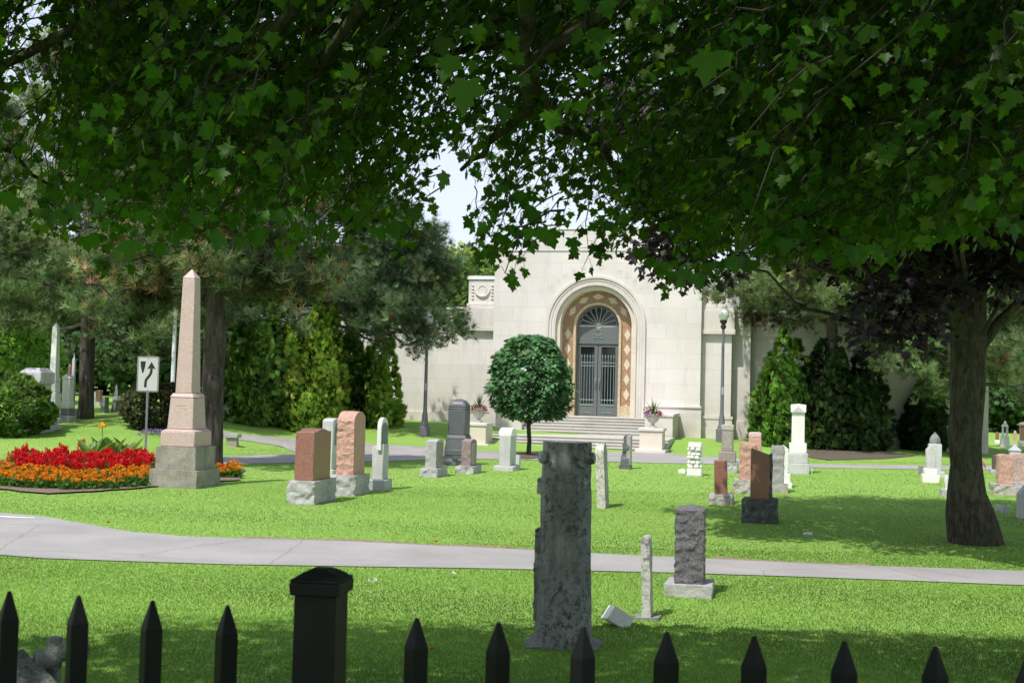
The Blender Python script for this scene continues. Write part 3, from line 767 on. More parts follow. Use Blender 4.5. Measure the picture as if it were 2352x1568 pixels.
def knot(mb, p, d, r, l, n=20):
    d = Vector(d).normalized(); p = Vector(p)
    pts = [p - d*.06, p + d*l*.5, p + d*l*.85, p + d*l, p + d*(l - .012), p + d*(l-.018)]
    return mb.tube(pts, [r*1.15, r*1.0, r*1.0, r*.86, r*.6, r*.25], n)
p = P(1296, 1494); p.y += .26; k = p.y/F
st = thing('stump_monument', 'tall dark grey stone monument carved as a tree stump in the foreground', 'monument', p, -.1)
H = at(1293, 1006, p.y).z - p.z
R0 = 58*k
log_shape(MB(), R0, H, -.03, seed=3, flare=.16, ridge=.012).build('trunk', M_STUMP, st, smooth=60)
kz = lambda y: H - (y - 1006)*k
knot(MB(), (-R0*.80, -R0*.45, kz(1049)), (-.62, -.72, .05), 15*k, .055).build('branch_stub', M_STUMP, st, smooth=45)
knot(MB(), (R0*.62, -R0*.62, kz(1053)), (.45, -.85, .0), 17*k, .05).build('branch_stub', M_STUMP, st, smooth=45)
knot(MB(), (R0*.86, -R0*.15, kz(1050)), (.95, -.3, .1), 14*k, .05).build('branch_stub', M_STUMP, st, smooth=45)
knot(MB(), (R0*.66, -R0*.62, kz(1356)), (.45, -.8, -.05), 11*k, .06).build('branch_stub', M_STUMP, st, smooth=45)

mb = MB()
block(mb, .17, .16, kz(1420), kz(1205), -R0*.80, .01, rough=.012, cell=.03, top=lambda x, y: .04*(x))
for ya, yb in ((1310, 1300), (1392, 1380), (1297, 1290)): block(mb, .19, .13, kz(ya), kz(yb), -R0*.80, 0, rough=.006, cell=.03)
o = mb.build('scroll_plaque', M_STUMP, st, bevel=0, smooth=40)
mb = MB(); block(mb, .12, .10, kz(1135), kz(1100), -R0*.88, .02, rough=.02, cell=.02); mb.build('bark_lump', M_STUMP, st, smooth=50)
vine = [(-R0*1.02*math.cos(a), -R0*1.0*math.sin(a)-.02, z) for a, z in zip(np.linspace(.35, 1.45, 12), np.linspace(kz(1445), kz(1330), 12) + .02*np.sin(np.arange(12)*1.7))]
MB().tube(vine, .009, 6).build('carved_vine', M_STUMP, st, smooth=60)
mb = MB(); block(mb, R0*3.0, R0*2.4, -.08, .02, 0, .0, rough=.03, cell=.05, freq=5, shape=lambda p, x, y, t: Vector((p.x*(1 - .12*y*y), p.y*(1 - .15*x*x), p.z)))
mb.build('foot_plate', stone('gravel_slab', (.24,.235,.215), .4, 60, .5, rough=.95, bump=.9), st, smooth=40)

# rustic log monument with tilted plaque, bottom left
p = at(124, 1500, 8.4); gz = float(g(p.x, p.y))
rl = thing('rustic_log_monument', 'small grey stone cross carved as cut logs behind the left pickets', 'monument', (p.x, p.y, gz), -.15)
k2 = 8.4/F; top = at(126, 1446, 8.4).z - gz
log_shape(MB(), 18*k2, top, -.05, n=28, seg=36, seed=8, ridge=.006, flare=.25).build('upright_log', M_STUMP, rl, smooth=60)
knot(MB(), (-.01, -.03, top-62*k2), (-.7, -.75, -.02), 21*k2, .10).build('cut_branch', M_STUMP, rl, smooth=45); knot(MB(), (.04, .0, top-50*k2), (.95, .15, .1), 19*k2, .19).build('cut_branch', M_STUMP, rl, smooth=45)
p = at(38, 1568, 8.1); gz = float(g(p.x, p.y))
ps = thing('tilted_plaque_stone', 'mossy grey slanted plaque stone beside the small log cross', 'gravestone', (p.x, p.y, gz), -.55)
hz = at(60, 1500, 8.1).z - gz
mb = MB(); block(mb, .44, .40, -.1, hz - .03, 0, 0, rough=.014, cell=.035, top=lambda x, y: -.20*(x+1)/2 - .03*(1-y)); mb.build('plaque_block', stone('mossy_plaque', (.17,.175,.15), .3, 40, .7, (.06,.065,.05), bump=.5, moss=.8), ps, smooth=40)

# ================================================================== FENCE
M_FENCE = plain('black_fence_paint', (.007, .0072, .0085), .55, var=.3, scale=6, bump=.1)
M_FENCE.node_tree.nodes['Principled BSDF'].inputs['Specular IOR Level'].default_value = .2
fa = math.atan2(-.17, 1.0)                       # direction of the fence
f0 = Vector((0, 1.755, 0)); fd = Vector((math.cos(fa), math.sin(fa), 0))
fence = thing('picket_fence', 'black metal picket fence with pointed tips and one capped square post', 'fence', f0, fa)
def fence_u(xd):                                  # distance along the fence for a bearing
    d = ray(xd, 1450); return (f0.y*d.x/d.y)/(fd.x - fd.y*d.x/d.y)
def fence_z(xd, yd):
    u = fence_u(xd); pt = f0 + fd*u; return u, at(xd, yd, pt.y).z
FG = float(g(0, 1.75))
W = .0130
picks = [(18,1352),(178,1362),(348,1376),(521,1389),(957,1421),(1145,1431),(1340,1441),(1532,1453),(1733,1461),(1940,1472),(2149,1483)]
us = [fence_z(*q) for q in picks]
zt = float(np.mean([z for u, z in us]))
du = (us[-1][0] - us[4][0])/6
us += [(us[0][0] - du*(i+1), zt) for i in range(8)] + [(us[10][0] + du*(i+1), zt) for i in range(8)]
for i, (u, z) in enumerate(us):
    mb = MB(); z = .5*z + .5*zt if i < 11 else z
    q = W*math.sqrt(2)                                # square bars set corner-on to the street
    mb.prism([(u-q, 0), (u, -q), (u+q, 0), (u, q)], FG + .06, z - .042, 'z')
    ring = lambda r_, zz: [(u-r_, 0, zz), (u, -r_, zz), (u+r_, 0, zz), (u, r_, zz)]
    mb.add(ring(q, z - .042) + ring(.0035, z), [(0,1,5,4), (1,2,6,5), (2,3,7,6), (3,0,4,7), (4,5,6,7)])
    mb.build('picket', M_FENCE, fence, bevel=.0016)
for zr in (zt - .26, FG + .16):
    mb = MB(); mb.box(us[18][0], fence_u(735) - .034, -.019, .019, zr - .018, zr + .018); mb.build('rail', M_FENCE, fence, bevel=.002)
    mb = MB(); mb.box(fence_u(735) + .034, us[26][0], -.019, .019, zr - .018, zr + .018); mb.build('rail', M_FENCE, fence, bevel=.002)
def post(u, z):
    mb = MB(); h = .0315; mb.box(u-h, u+h, -h, h, FG - .1, z - .036); po = mb.build('post', M_FENCE, fence, bevel=.003)
    mb = MB(); c = .038
    mb.frustum(u, 0, 2*c*.97, 2*c*.97, 2*c, 2*c, z - .0365, z - .0175); mb.frustum(u, 0, 2*c, 2*c, 1.9*c, 1.9*c, z - .0175, z - .0125)
    mb.frustum(u, 0, 1.75*c, 1.75*c, 1.25*c, 1.25*c, z - .0125, z - .0055); mb.frustum(u, 0, 1.25*c, 1.25*c, .6*c, .6*c, z - .0055, z)
    mb.build('post_cap', M_FENCE, po, bevel=.003)
pu, pz = fence_z(736, 1303)
post(pu, pz); post(us[18][0] - .03, pz); post(us[26][0] + .03, pz)

# ================================================================== ROAD SIGN
M_GALV = plain('galvanised_steel', (.25, .26, .27), .45, .6)
M_WHITE = plain('sign_white', (.55, .56, .53), .5, var=.06, scale=4)
M_BLACK = plain('sign_black', (.012, .012, .013), .5)
p = P(333, 1052); k = p.y/F
sg = thing('road_sign', 'white keep right road sign with black curved arrow on steel post', 'road sign', p, math.radians(-2))
topz = at(326, 818, p.y).z - p.z
mb = MB(); mb.box(-.03, .03, .006, .04, -.2, topz - .05); mb.box(-.012, .012, .002, .006, -.2, topz-.05); mb.build('post', M_GALV, sg, bevel=.004)
sw, sh = 50*k, 81*k; zc = topz - sh/2
def rrect(w, h, r, cx=0, cz=0, n=5):
    pts = []
    for sx, sz, a0 in ((1, 1, 0), (-1, 1, 90), (-1, -1, 180), (1, -1, 270)):
        for i in range(n+1):
            a = math.radians(a0 + 90*i/n); pts.append((cx + sx*(w/2-r) + r*math.cos(a), cz + sz*(h/2-r) + r*math.sin(a)))
    return pts
pn = MB().prism(rrect(sw, sh, .05, 0, zc), -.004, 0).build('sign_panel', M_WHITE, sg)
a = rrect(sw*.96, sh*.975, .045, 0, zc); b = rrect(sw*.91, sh*.945, .035, 0, zc); n = len(a)
MB().add([(x, -.0065, z) for x, z in a] + [(x, -.0065, z) for x, z in b], [(i, (i+1) % n, n+(i+1) % n, n+i) for i in range(n)]).build('border', M_BLACK, pn)
cv = lambda u, v: ((u-.5)*sw, zc + (.5-v)*sh)      # u right, v down, both 0..1
isl = [cv(.14,.14), cv(.38,.14)] + [cv(.38 - .02*t - .09*t*t, .14 + .335*t) for t in np.linspace(.2, 1, 8)] + [cv(.25, .475)] + [cv(.14 + .01*t + .09*t*t, .14 + .335*t) for t in np.linspace(1, .2, 8)]
MB().prism(isl, -.0075, -.0045).build('island_symbol', M_BLACK, pn)
# arrow: shaft follows an S curve, then the head
ctr = [(.40, .875), (.40, .74), (.42, .665), (.50, .60), (.585, .53), (.64, .46), (.655, .38), (.655, .33)]
L = []; Rr = []
for i, (u, v) in enumerate(ctr):
    a_ = ctr[max(0, i-1)]; b_ = ctr[min(len(ctr)-1, i+1)]; dx, dy = (b_[0]-a_[0])*sw, (b_[1]-a_[1])*sh; l = math.hypot(dx, dy); nx, ny = -dy/l, dx/l; w = .058*sw
    L.append(cv(u + nx*w/sw, v + ny*w/sh)); Rr.append(cv(u - nx*w/sw, v - ny*w/sh))
mb = MB()
for i in range(len(ctr)-1): 
    mb.add([(q[0], -.0075, q[1]) for q in (L[i], L[i+1], Rr[i+1], Rr[i])], [(0,1,2,3)])
mb.add([(q[0], -.0075, q[1]) for q in (cv(.46,.355), cv(.655,.15), cv(.85,.355), cv(.655,.32))], [(0,1,2,3)])
mb.build('arrow_symbol', M_BLACK, pn)
mb = MB()
for v in (.06, .93): mb.lathe([(.012, 0), (.012, .004), (.006, .006)], 10); 
for i, vv in enumerate(mb.v): mb.v[i] = (vv[0], -.006 - vv[2], zc + (.5 - (.06 if i < len(mb.v)//2 else .94))*sh + vv[1])
mb.build('bolts', M_GALV, pn)

# ================================================================== FLAGPOLE
p = P(386, 985); p.y += .4
fp = thing('flagpole', 'white flagpole standing behind the pink granite obelisk', 'flagpole', p)
MB().lathe([(.085, -.2), (.085, 0), (.08, .6), (.052, 8.5), (.0, 8.55)], 14).build('pole', plain('white_pole_paint', (.75,.76,.76), .4, var=.06), fp, smooth=50)
fz = at(420, 618, p.y).z - p.z
mb = MB(); vs = []; fs = []
for i in range(13):
    for j in range(9):
        u = i/12; v = j/8; vs.append((.06 + u*.95 , .07*math.sin(u*9 + v*2), fz + .55 - v*.62 - .42*u*u + .05*math.sin(u*7)))
for i in range(12):
    for j in range(8): fs.append((i*9+j, (i+1)*9+j, (i+1)*9+j+1, i*9+j+1))
fl = mb.add(vs, fs).build('flag', plain('red_flag_cloth', (.42,.02,.03), .8), fp, smooth=60)

# ================================================================== LAMP POSTS
M_LAMP = plain('lamp_post_paint', (.165,.165,.185), .45, .2, var=.1)
M_GLOBE = plain('milk_glass_globe', (.80,.82,.80), .15, var=.02)
M_LBLK = plain('lamp_black', (.03,.032,.035), .5)
def lamp(label, x, y, ytop, Y):
    p = at(x, y, Y); k = p.y/F; h = at(x, ytop, p.y).z - p.z
    r = thing('lamp_post', label, 'lamp post', p)
    q = h/5.4
    mb = MB(); mb.lathe([(.235, -.5), (.235, .30), (.19, .34)], 8, rot=PI/8); mb.lathe([(.165, .34), (.17, .40), (.15, .46), (.13, .52), (.115, .75), (.085, .95), (.078, 1.05)], 12); mb.build('base', M_LAMP, r, smooth=30)
    mb = MB(); mb.lathe([(.078, 1.05), (.055, h-1.05), (.05, h-.95)], 10); sh_ = mb.build('shaft', M_LAMP, r, smooth=30)
    mb = MB(); mb.box(-.035, .035, -.085, -.07, 1.75, 2.05); mb.build('label_plate', plain('lamp_plate', (.4,.42,.46), .5), sh_)
    MB().lathe([(.05, h-.97), (.11, h-.90), (.12, h-.82), (.075, h-.76), (.15, h-.66), (.16, h-.60), (.10, h-.58)], 14).build('collar', M_LBLK, r, smooth=40)
    MB().lathe([(.10, h-.6), (.17, h-.55), (.225, h-.42), (.235, h-.32), (.20, h-.22), (.14, h-.17), (.12, h-.15), (.10, h-.10), (.05, h-.06), (.03, h-.02), (.012, h)], 18).build('globe', M_GLOBE, r, smooth=60)
lamp('dark grey lamp post with white globe standing right of the mausoleum entrance', 1657, 1003, 703, 50.5)
lamp('dark grey lamp post left of the entrance with its top behind pine branches', 975, 998, 712, 48.5)

# ================================================================== MAUSOLEUM
def limestone(name, c=(.745,.71,.685), brick=True, st=.5, dirty=0):
    k = NT(name)
    sep = k.n('ShaderNodeSeparateXYZ'); k.l(k.co, sep.inputs[0])
    ad = k.n('ShaderNodeMath', operation='ADD'); k.l(sep.outputs['X'], ad.inputs[0]); k.l(sep.outputs['Y'], ad.inputs[1])
    cb = k.n('ShaderNodeCombineXYZ'); k.l(ad.outputs[0], cb.inputs[0]); k.l(sep.outputs['Z'], cb.inputs[1])
    base = k.mix(k.ramp(k.noise(.5, 5, .6), [(.35, 0), (.7, 1)]), c, tuple(x*.90 for x in c))
    if brick:
        b = k.n('ShaderNodeTexBrick'); b.inputs['Scale'].default_value = 1; b.inputs['Brick Width'].default_value = 1.55; b.inputs['Row Height'].default_value = .66
        b.inputs['Mortar Size'].default_value = .011; b.inputs['Mortar Smooth'].default_value = .3; b.inputs['Bias'].default_value = 0; b.offset = .42
        b.inputs['Color1'].default_value = (.97,.955,.93,1); b.inputs['Color2'].default_value = (1.0,.995,.98,1); b.inputs['Mortar'].default_value = (.82,.80,.77,1)
        b.inputs['Color1'].default_value = (.92,.90,.86,1)
        k.l(cb.outputs[0], b.inputs['Vector']); base = k.mix(1.0, base, b.outputs['Color'], 'MULTIPLY')
    s = k.noise(1.6, 6, .7, stretch=(1, 1, .25))
    base = k.mix(k.ramp(s, [(.5, 0), (.78, st)]), base, tuple(x*.62 for x in c))
    if dirty:   # damp near the ground
        zr = k.n('ShaderNodeMapRange'); zr.inputs['From Min'].default_value = 2.0; zr.inputs['From Max'].default_value = .2; k.l(sep.outputs['Z'], zr.inputs['Value'])
        m = k.n('ShaderNodeMath', operation='MULTIPLY'); k.l(zr.outputs[0], m.inputs[0]); k.l(k.ramp(k.noise(.8, 5, .65), [(.35, 0), (.65, dirty)]), m.inputs[1])
        base = k.mix(m.outputs[0], base, (.40,.34,.28))
    k.col(base); k.rough(.9); k.b.inputs['Specular IOR Level'].default_value = .2
    k.bump(k.noise(40, 5, .7), .12, .01)
    return k.m
M_LIME = limestone('limestone_ashlar', dirty=.7)
M_LIMEP = limestone('limestone_trim', (.69,.64,.595), False, .6)
M_LIMEC = limestone('limestone_cream', (.72,.66,.56), True, .2)
M_COPE = plain('white_coping', (.82,.83,.82), .6, var=.05)
M_BRMARB = stone('brown_marble', (.40,.245,.14), .2, 12, .5, (.29,.17,.10), rough=.4, bump=0)
M_LOZ = stone('cream_lozenge', (.70,.60,.46), .08, 20, .2, rough=.4, bump=0)
M_ROPE = stone('pale_yellow_marble', (.58,.47,.31), .15, 14, .35, (.4,.3,.2), rough=.45, bump=.1)
M_BRONZE = stone('patinated_bronze', (.14,.15,.148), .15, 30, .4, (.11,.16,.155), rough=.5, bump=.05)
M_PATINA = plain('green_patina', (.20,.27,.25), .6, .2)
M_DGLASS = plain('dark_glass', (.012,.014,.016), .04, var=.3)
M_FGLASS = plain('fanlight_glass', (.03,.035,.038), .05, var=.5, scale=3)
A0 = at(1363, 960, 54.0)
bld = thing('mausoleum', 'large pale limestone mausoleum with tall arched entrance and low wings', 'mausoleum', (A0.x, A0.y, 0), -TH)
ZS = 5.13
def arch_pts(r, zb, n=28):
    return [(-r, zb)] + [(r*math.cos(a), ZS + r*math.sin(a)) for a in np.linspace(PI, 0, n+1)] + [(r, zb)]
def arch_band(mb, r0, r1, y0, y1, zb, n=28):
    a = arch_pts(r0, zb, n); b = arch_pts(r1, zb, n); m = len(a)
    vs = [(x, y0, z) for x, z in a] + [(x, y0, z) for x, z in b] + [(x, y1, z) for x, z in a] + [(x, y1, z) for x, z in b]
    fs = []
    for i in range(m-1):
        fs += [(i, i+1, m+i+1, m+i), (2*m+i, 3*m+i, 3*m+i+1, 2*m+i+1), (i, 2*m+i, 2*m+i+1, i+1), (m+i, m+i+1, 3*m+i+1, 3*m+i)]
    fs += [(0, m, 3*m, 2*m), (m-1, 3*m-1, 4*m-1, 2*m-1)]
    return mb.add(vs, fs)
def arched_wall(mb, x0, x1, r, y0, y1, zb, zt, n=28):
    """wall with a round-headed opening, front at y0"""
    mb.box(x0, -r, y0, y1, zb, ZS); mb.box(r, x1, y0, y1, zb, ZS)
    pts = [(r*math.cos(a), ZS + r*math.sin(a)) for a in np.linspace(PI, 0, n+1)]
    mb.box(x0, -r, y0, y1, ZS, zt); mb.box(r, x1, y0, y1, ZS, zt)
    for (xa, za), (xb, zb_) in zip(pts[:-1], pts[1:]):
        mb.add([(xa,y0,za),(xb,y0,zb_),(xb,y0,zt),(xa,y0,zt),(xa,y1,za),(xb,y1,zb_),(xb,y1,zt),(xa,y1,zt)], [(0,1,2,3),(4,7,6,5),(0,4,5,1),(3,2,6,7)])
    return mb
RO = 1.78
mb = MB(); arched_wall(mb, -4.65, 4.65, RO, 0, .78, -.6, 8.46); mb.box(-4.65, -3.2, .78, 9, -.6, 8.46); mb.box(3.2, 4.65, .78, 9, -.6, 8.46); mb.box(-3.2, 3.2, 1.6, 9, -.6, 8.46); mb.box(-3.2, 3.2, .78, 1.6, 6.95, 8.46)
mb.build('entrance_block', M_LIME, bld)
mb = MB(); mb.box(-3.02, 3.02, -.04, 8.6, 8.462, 9.42); mb.build('attic', M_LIME, bld)
mb = MB(); mb.box(-4.7, -3.025, -.05, 9.05, 8.465, 8.57); mb.box(3.025, 4.7, -.05, 9.05, 8.465, 8.57); mb.box(-3.07, 3.07, -.09, 8.65, 9.425, 9.53); mb.build('coping', M_COPE, bld)
mb = MB(); mb.box(-4.0, -3.55, -.03, .03, 8.12, 8.3); mb.box(3.55, 4.0, -.03, .03, 8.12, 8.3); mb.build('block_ornament', M_LIMEP, bld)
mb = MB()
arch_band(mb, 2.10, 2.24, -.10, .04, .5); arch_band(mb, 1.98, 2.098, -.05, .035, .5); arch_band(mb, 1.86, 1.978, -.02, .03, .5); arch_band(mb, 1.79, 1.845, -.075, .025, .5)
mb.build('arch_moulding', M_LIMEP, bld, bevel=.02)
mb = MB(); arch_band(mb, 1.60, 1.775, .10, .70, 1.12); mb.build('arch_lining', M_LIMEC, bld)
mb = MB(); arch_band(mb, 1.09, 1.774, .70, .95, 1.6); sr = mb.build('marble_surround', M_BRMARB, bld)
for xa, xb in ((-1.597, -1.0), (1.0, 1.597)):
    mb = MB(); mb.box(xa, xb, .62, .94, 1.0, 1.598); mb.build('surround_foot', M_ROPE, sr, bevel=.01)
def loz(mb, cx, cz, rot, w=.145, h=.265):
    c, s = math.cos(rot), math.sin(rot)
    mb.add([(cx + x*c - z*s, .692, cz + x*s + z*c) for x, z in ((0,-h),(w,0),(0,h),(-w,0))], [(0,1,2,3)])
for sx in (-1, 1):
    for i in range(6):
        mb = MB(); loz(mb, sx*1.345, ZS - .35 - i*.665, 0); mb.build('lozenge', M_LOZ, sr)
for i in range(5):
    a = PI*(.5 + (i-2)*.165); mb = MB(); loz(mb, 1.345*math.cos(a), ZS + 1.345*math.sin(a), a); mb.build('lozenge', M_LOZ, sr)
mb = MB(); arch_band(mb, .97, 1.088, .60, 1.0, 1.0)
mb.build('inner_moulding', M_ROPE, bld, bevel=.02)
mb = MB(); mb.box(-.968, .968, .93, 1.05, 4.42, ZS); mb.box(-.968, .968, .90, .99, 4.36, 4.46); tr = mb.build('transom_panel', M_BRONZE, bld)
mb = MB()
for cx, cz, r_ in ((0, 4.86, .13), (-.17, 4.70, .085), (.17, 4.70, .085)):
    mb.tube([(cx + r_*math.cos(t), .92, cz + r_*math.sin(t)) for t in np.linspace(0, 2*PI, 16)], .022, 6)
mb.tube([(0, .92, 4.72), (0, .92, 4.6)], .03, 6); mb.build('ornament', M_PATINA, tr)
fan = MB(); pts = [(.96*math.cos(a), ZS + .96*math.sin(a)) for a in np.linspace(0, PI, 24)]
fan.prism(pts, .985, 1.0); fl = fan.build('fanlight', M_FGLASS, bld)
mb = MB(); arch_band(mb, .885, .965, .93, .98, ZS)
mb.build('fanlight_frame', M_BRONZE, fl)
mb = MB()
for i in range(1, 9):
    a = PI*i/9; mb.tube([(.16*math.cos(a), .955, ZS + .05 + .16*math.sin(a)), (.78*math.cos(a), .955, ZS + .05 + .78*math.sin(a))], .014, 6)
for i in range(9):
    a0, a1 = PI*i/9, PI*(i+1)/9; am = (a0+a1)/2; c = Vector((.72*math.cos(am), .955, ZS + .05 + .72*math.sin(am))); r_ = .72*math.sin(PI/18)
    mb.tube([c + Vector((math.cos(am+t)*r_, 0, math.sin(am+t)*r_)) for t in np.linspace(-PI/2, PI/2, 9)], .012, 5)
mb.lathe([(.15, 0), (.13, .03), (.05, .04)], 14)
nv = 14*3
for i in range(len(mb.v)-nv, len(mb.v)): v = mb.v[i]; mb.v[i] = (v[0], .96 - v[2], ZS + .05 + v[1])
mb.box(-.96, .96, .93, .98, ZS + .002, ZS + .075)
mb.build('muntins', plain('pale_muntin', (.42,.45,.44), .5), fl)
for sx in (-1, 1):
    mb = MB(); a, b = (.012, .955)
    def bx(m, x0, x1, y0, y1, z0, z1): m.box(min(sx*x0, sx*x1), max(sx*x0, sx*x1), y0, y1, z0, z1)
    bx(mb, a, a+.15, .95, 1.02, 1.14, 4.34); bx(mb, b-.17, b, .95, 1.02, 1.14, 4.34); bx(mb, a+.15, b-.17, .95, 1.02, 4.22, 4.34); bx(mb, a+.15, b-.17, .95, 1.02, 1.14, 1.62)
    d = mb.build('door', M_BRONZE, bld, bevel=.008)
    mb = MB(); bx(mb, a+.15, b-.17, .99, 1.0, 1.62, 4.22); mb.build('door_glass', M_DGLASS, d)
    mb = MB(); bx(mb, a+.14, b-.16, .925, .95, 1.585, 1.66); bx(mb, a+.19, b-.21, .93, .948, 1.25, 1.29); mb.build('sill_trim', M_PATINA, d)
    mb = MB()
    for i in range(5):
        x = sx*(a + .205 + i*(b-a-.43)/4)
        mb.tube([(x, .945, 1.68), (x, .945, 3.72)], .016, 6); mb.tube([(x, .945, 3.70), (x, .945, 3.78), (x, .945, 3.90)], [.012, .034, .003], 6); mb.tube([(x, .945, 1.78), (x, .945, 1.82), (x, .945, 1.86)], [.016, .034, .016], 6)
    for z in (1.85, 3.38, 3.52): bx(mb, a+.155, b-.175, .935, .95, z-.02, z+.02)
    mb.build('grille', M_PATINA, d)
    mb = MB(); x = sx*(a+.075); mb.tube([(x, .95, 2.35), (x, .88, 2.38), (x, .88, 2.78), (x, .95, 2.81)], .02, 8); mb.build('door_handle', M_PATINA, d, smooth=60)
# engraved words round the arch
def letter_mesh(txt, size, depth=.004):
    cu = bpy.data.curves.new('inscription', 'FONT'); cu.body = txt; cu.size = size; cu.align_x = 'CENTER'; cu.extrude = depth; cu.resolution_u = 3
    ob = bpy.data.objects.new('inscription', cu); COL.objects.link(ob)
    bpy.context.view_layer.update()
    dg = bpy.context.evaluated_depsgraph_get(); me = bpy.data.meshes.new_from_object(ob.evaluated_get(dg))
    vs = [tuple(v.co) for v in me.vertices]; fs = [tuple(p.vertices) for p in me.polygons]
    bpy.data.objects.remove(ob); bpy.data.meshes.remove(me); bpy.data.curves.remove(cu); return vs, fs
mb = MB(); txt = 'MEMENTO MORI'
for i, ch in enumerate(txt):
    if ch == ' ': continue
    vs, fs = letter_mesh(ch, .30)
    t = PI/2 + math.radians(50) - math.radians(100)*i/(len(txt)-1); r_ = 2.52
    c, s = math.cos(t - PI/2), math.sin(t - PI/2)
    mb.add([(r_*math.cos(t) + x*c - y*s, -.004 - z, ZS + r_*math.sin(t) + x*s + y*c) for x, y, z in vs], fs)
mb.build('inscription', plain('shaded_letters', (.58,.55,.51), .9), bld)
# plinths
for sx in (-1, 1):
    mb = MB(); x0, x1 = sorted((sx*2.26, sx*4.72)); mb.box(x0, x1, -.07, 0.02, -.6, 1.18); mb.box(x0, x1, -.05, 0.03, 1.182, 1.60); mb.box(x0, x1, -.11, .04, 1.602, 1.70)
    x0, x1 = sorted((sx*4.655, sx*4.72)); mb.box(x0, x1, .02, .9, -.6, 1.18)
    mb.build('plinth', M_LIME, bld, bevel=.015)
# piers with carved panels
for sx in (-1, 1):
    x0, x1 = sorted((sx*4.653, sx*5.95))
    mb = MB(); mb.box(x0, x1, .42, 9, -.6, 7.20); pier = mb.build('pier', M_LIME, bld)
    mb = MB(); e = .05; mb.box(x0-e*(sx < 0), x1+e*(sx > 0), .36, 9.05, 7.205, 7.36); mb.build('pier_coping', M_COPE, pier)
    mb = MB(); mb.box(x0-.12*(sx < 0), x1+.12*(sx > 0), .24, 8, 5.05, 5.9); mb.box(x0-.06*(sx < 0), x1+.06*(sx > 0), .33, 8, 5.9, 6.1); mb.box(x0-.16*(sx < 0), x1+.16*(sx > 0), .20, 8, 4.84, 5.05); mb.build('pier_band', M_LIMEP, pier, bevel=.02)
    mb = MB(); cx = (x0+x1)/2
    for r_, ph in ((.30, 0),):
        tt = np.linspace(PI*1.02, PI*1.98, 16); mb.tube([(cx + .34*math.cos(t), .40, 6.78 + .36*math.sin(t)) for t in tt], [.03 + .05*math.sin((t-PI)) for t in tt], 7)
    mb.tube([(cx + .20*math.cos(t), .41, 6.72 + .2*math.sin(t)) for t in np.linspace(0, 2*PI, 20)], .018, 5)
    for s2 in (-1, 1):
        for j in range(5): mb.lathe([(.02, -.05), (.06, 0), (.02, .05)], 7, cx + s2*.46, .41); 
        nv = 5*21
        for j in range(5):
            for q in range(21):
                ii = len(mb.v) - nv + j*21 + q; v = mb.v[ii]; mb.v[ii] = (v[0], v[1], 6.92 - j*.15 + v[2])
    mb.build('carved_garland', M_LIMEP, pier, smooth=60)
    mb = MB(); mb.box(x0-.07*(sx < 0), x1+.07*(sx > 0), .35, .9, -.6, 1.15); mb.box(x0-.1*(sx < 0), x1+.1*(sx > 0), .32, .9, 1.152, 1.28); mb.build('pier_plinth', M_LIME, pier)
# wings
for sx in (-1, 1):
    x0, x1 = sorted((sx*5.953, sx*6.75)); x2, x3 = sorted((sx*6.753, sx*16.7))
    mb = MB(); mb.box(x0, x1, 1.0, 9, -.6, 5.86); mb.box(x2, x3, 1.5, 9, -.6, 5.86); w = mb.build('wing', M_LIME, bld)
    mb = MB(); mb.box(x0, x1 + (.05 if sx > 0 else 0), .92, 9.03, 5.862, 5.98); mb.box(x2, x3, 1.40, 9.02, 5.866, 5.976); mb.build('wing_coping', M_COPE, w)
    mb = MB(); mb.box(x0, x1, .95, 1.1, 4.82, 5.03); mb.box(x2, x3, 1.44, 1.6, 4.82, 5.03); mb.box(x0, x1, .96, 1.1, 5.66, 5.80); mb.box(x2, x3, 1.45, 1.6, 5.66, 5.80); mb.build('wing_band', M_LIMEP, w)
    mb = MB(); mb.box(x0, x1, .94, 1.1, -.6, 1.1); mb.box(x2, x3, 1.43, 1.6, -.6, 1.1)
    for i in range(3):
        xa = sx*(9.4 + i*3.1); mb.box(xa-.35, xa+.35, 1.40, 1.6, 1.1, 4.8) if False else None
    mb.build('wing_plinth', M_LIME, w, bevel=.015)
# steps and landings
M_STEP = limestone('step_stone', (.52,.50,.45), False, .7)
mb = MB()
for i in range(6): mb.box(-2.56, 2.56, -1.45 - .34*(5-i) - .0, -1.45 - .34*(4-i) if i < 5 else .95, .2, .42 + .1167*(i+1))
for i in range(6): mb.box(-2.58, 2.58, -1.45 - .34*(5-i) - .03, -1.45 - .34*(5-i) + .3, .42 + .1167*(i+1) + .001 - .035, .42 + .1167*(i+1) + .004)
mb.build('upper_steps', M_STEP, bld, bevel=.006)
mb = MB()
for i in range(4): mb.box(-3.85, 3.85, -6.0 - .42*(3-i), (-6.0 - .42*(2-i)) if i < 3 else -3.15, -.3, .105*(i+1))
for i in range(4): mb.box(-3.87, 3.87, -6.0 - .42*(3-i) - .03, -6.0 - .42*(3-i) + .35, .105*(i+1) - .03, .105*(i+1) + .004)
mb.build('lower_steps', M_STEP, bld, bevel=.006)
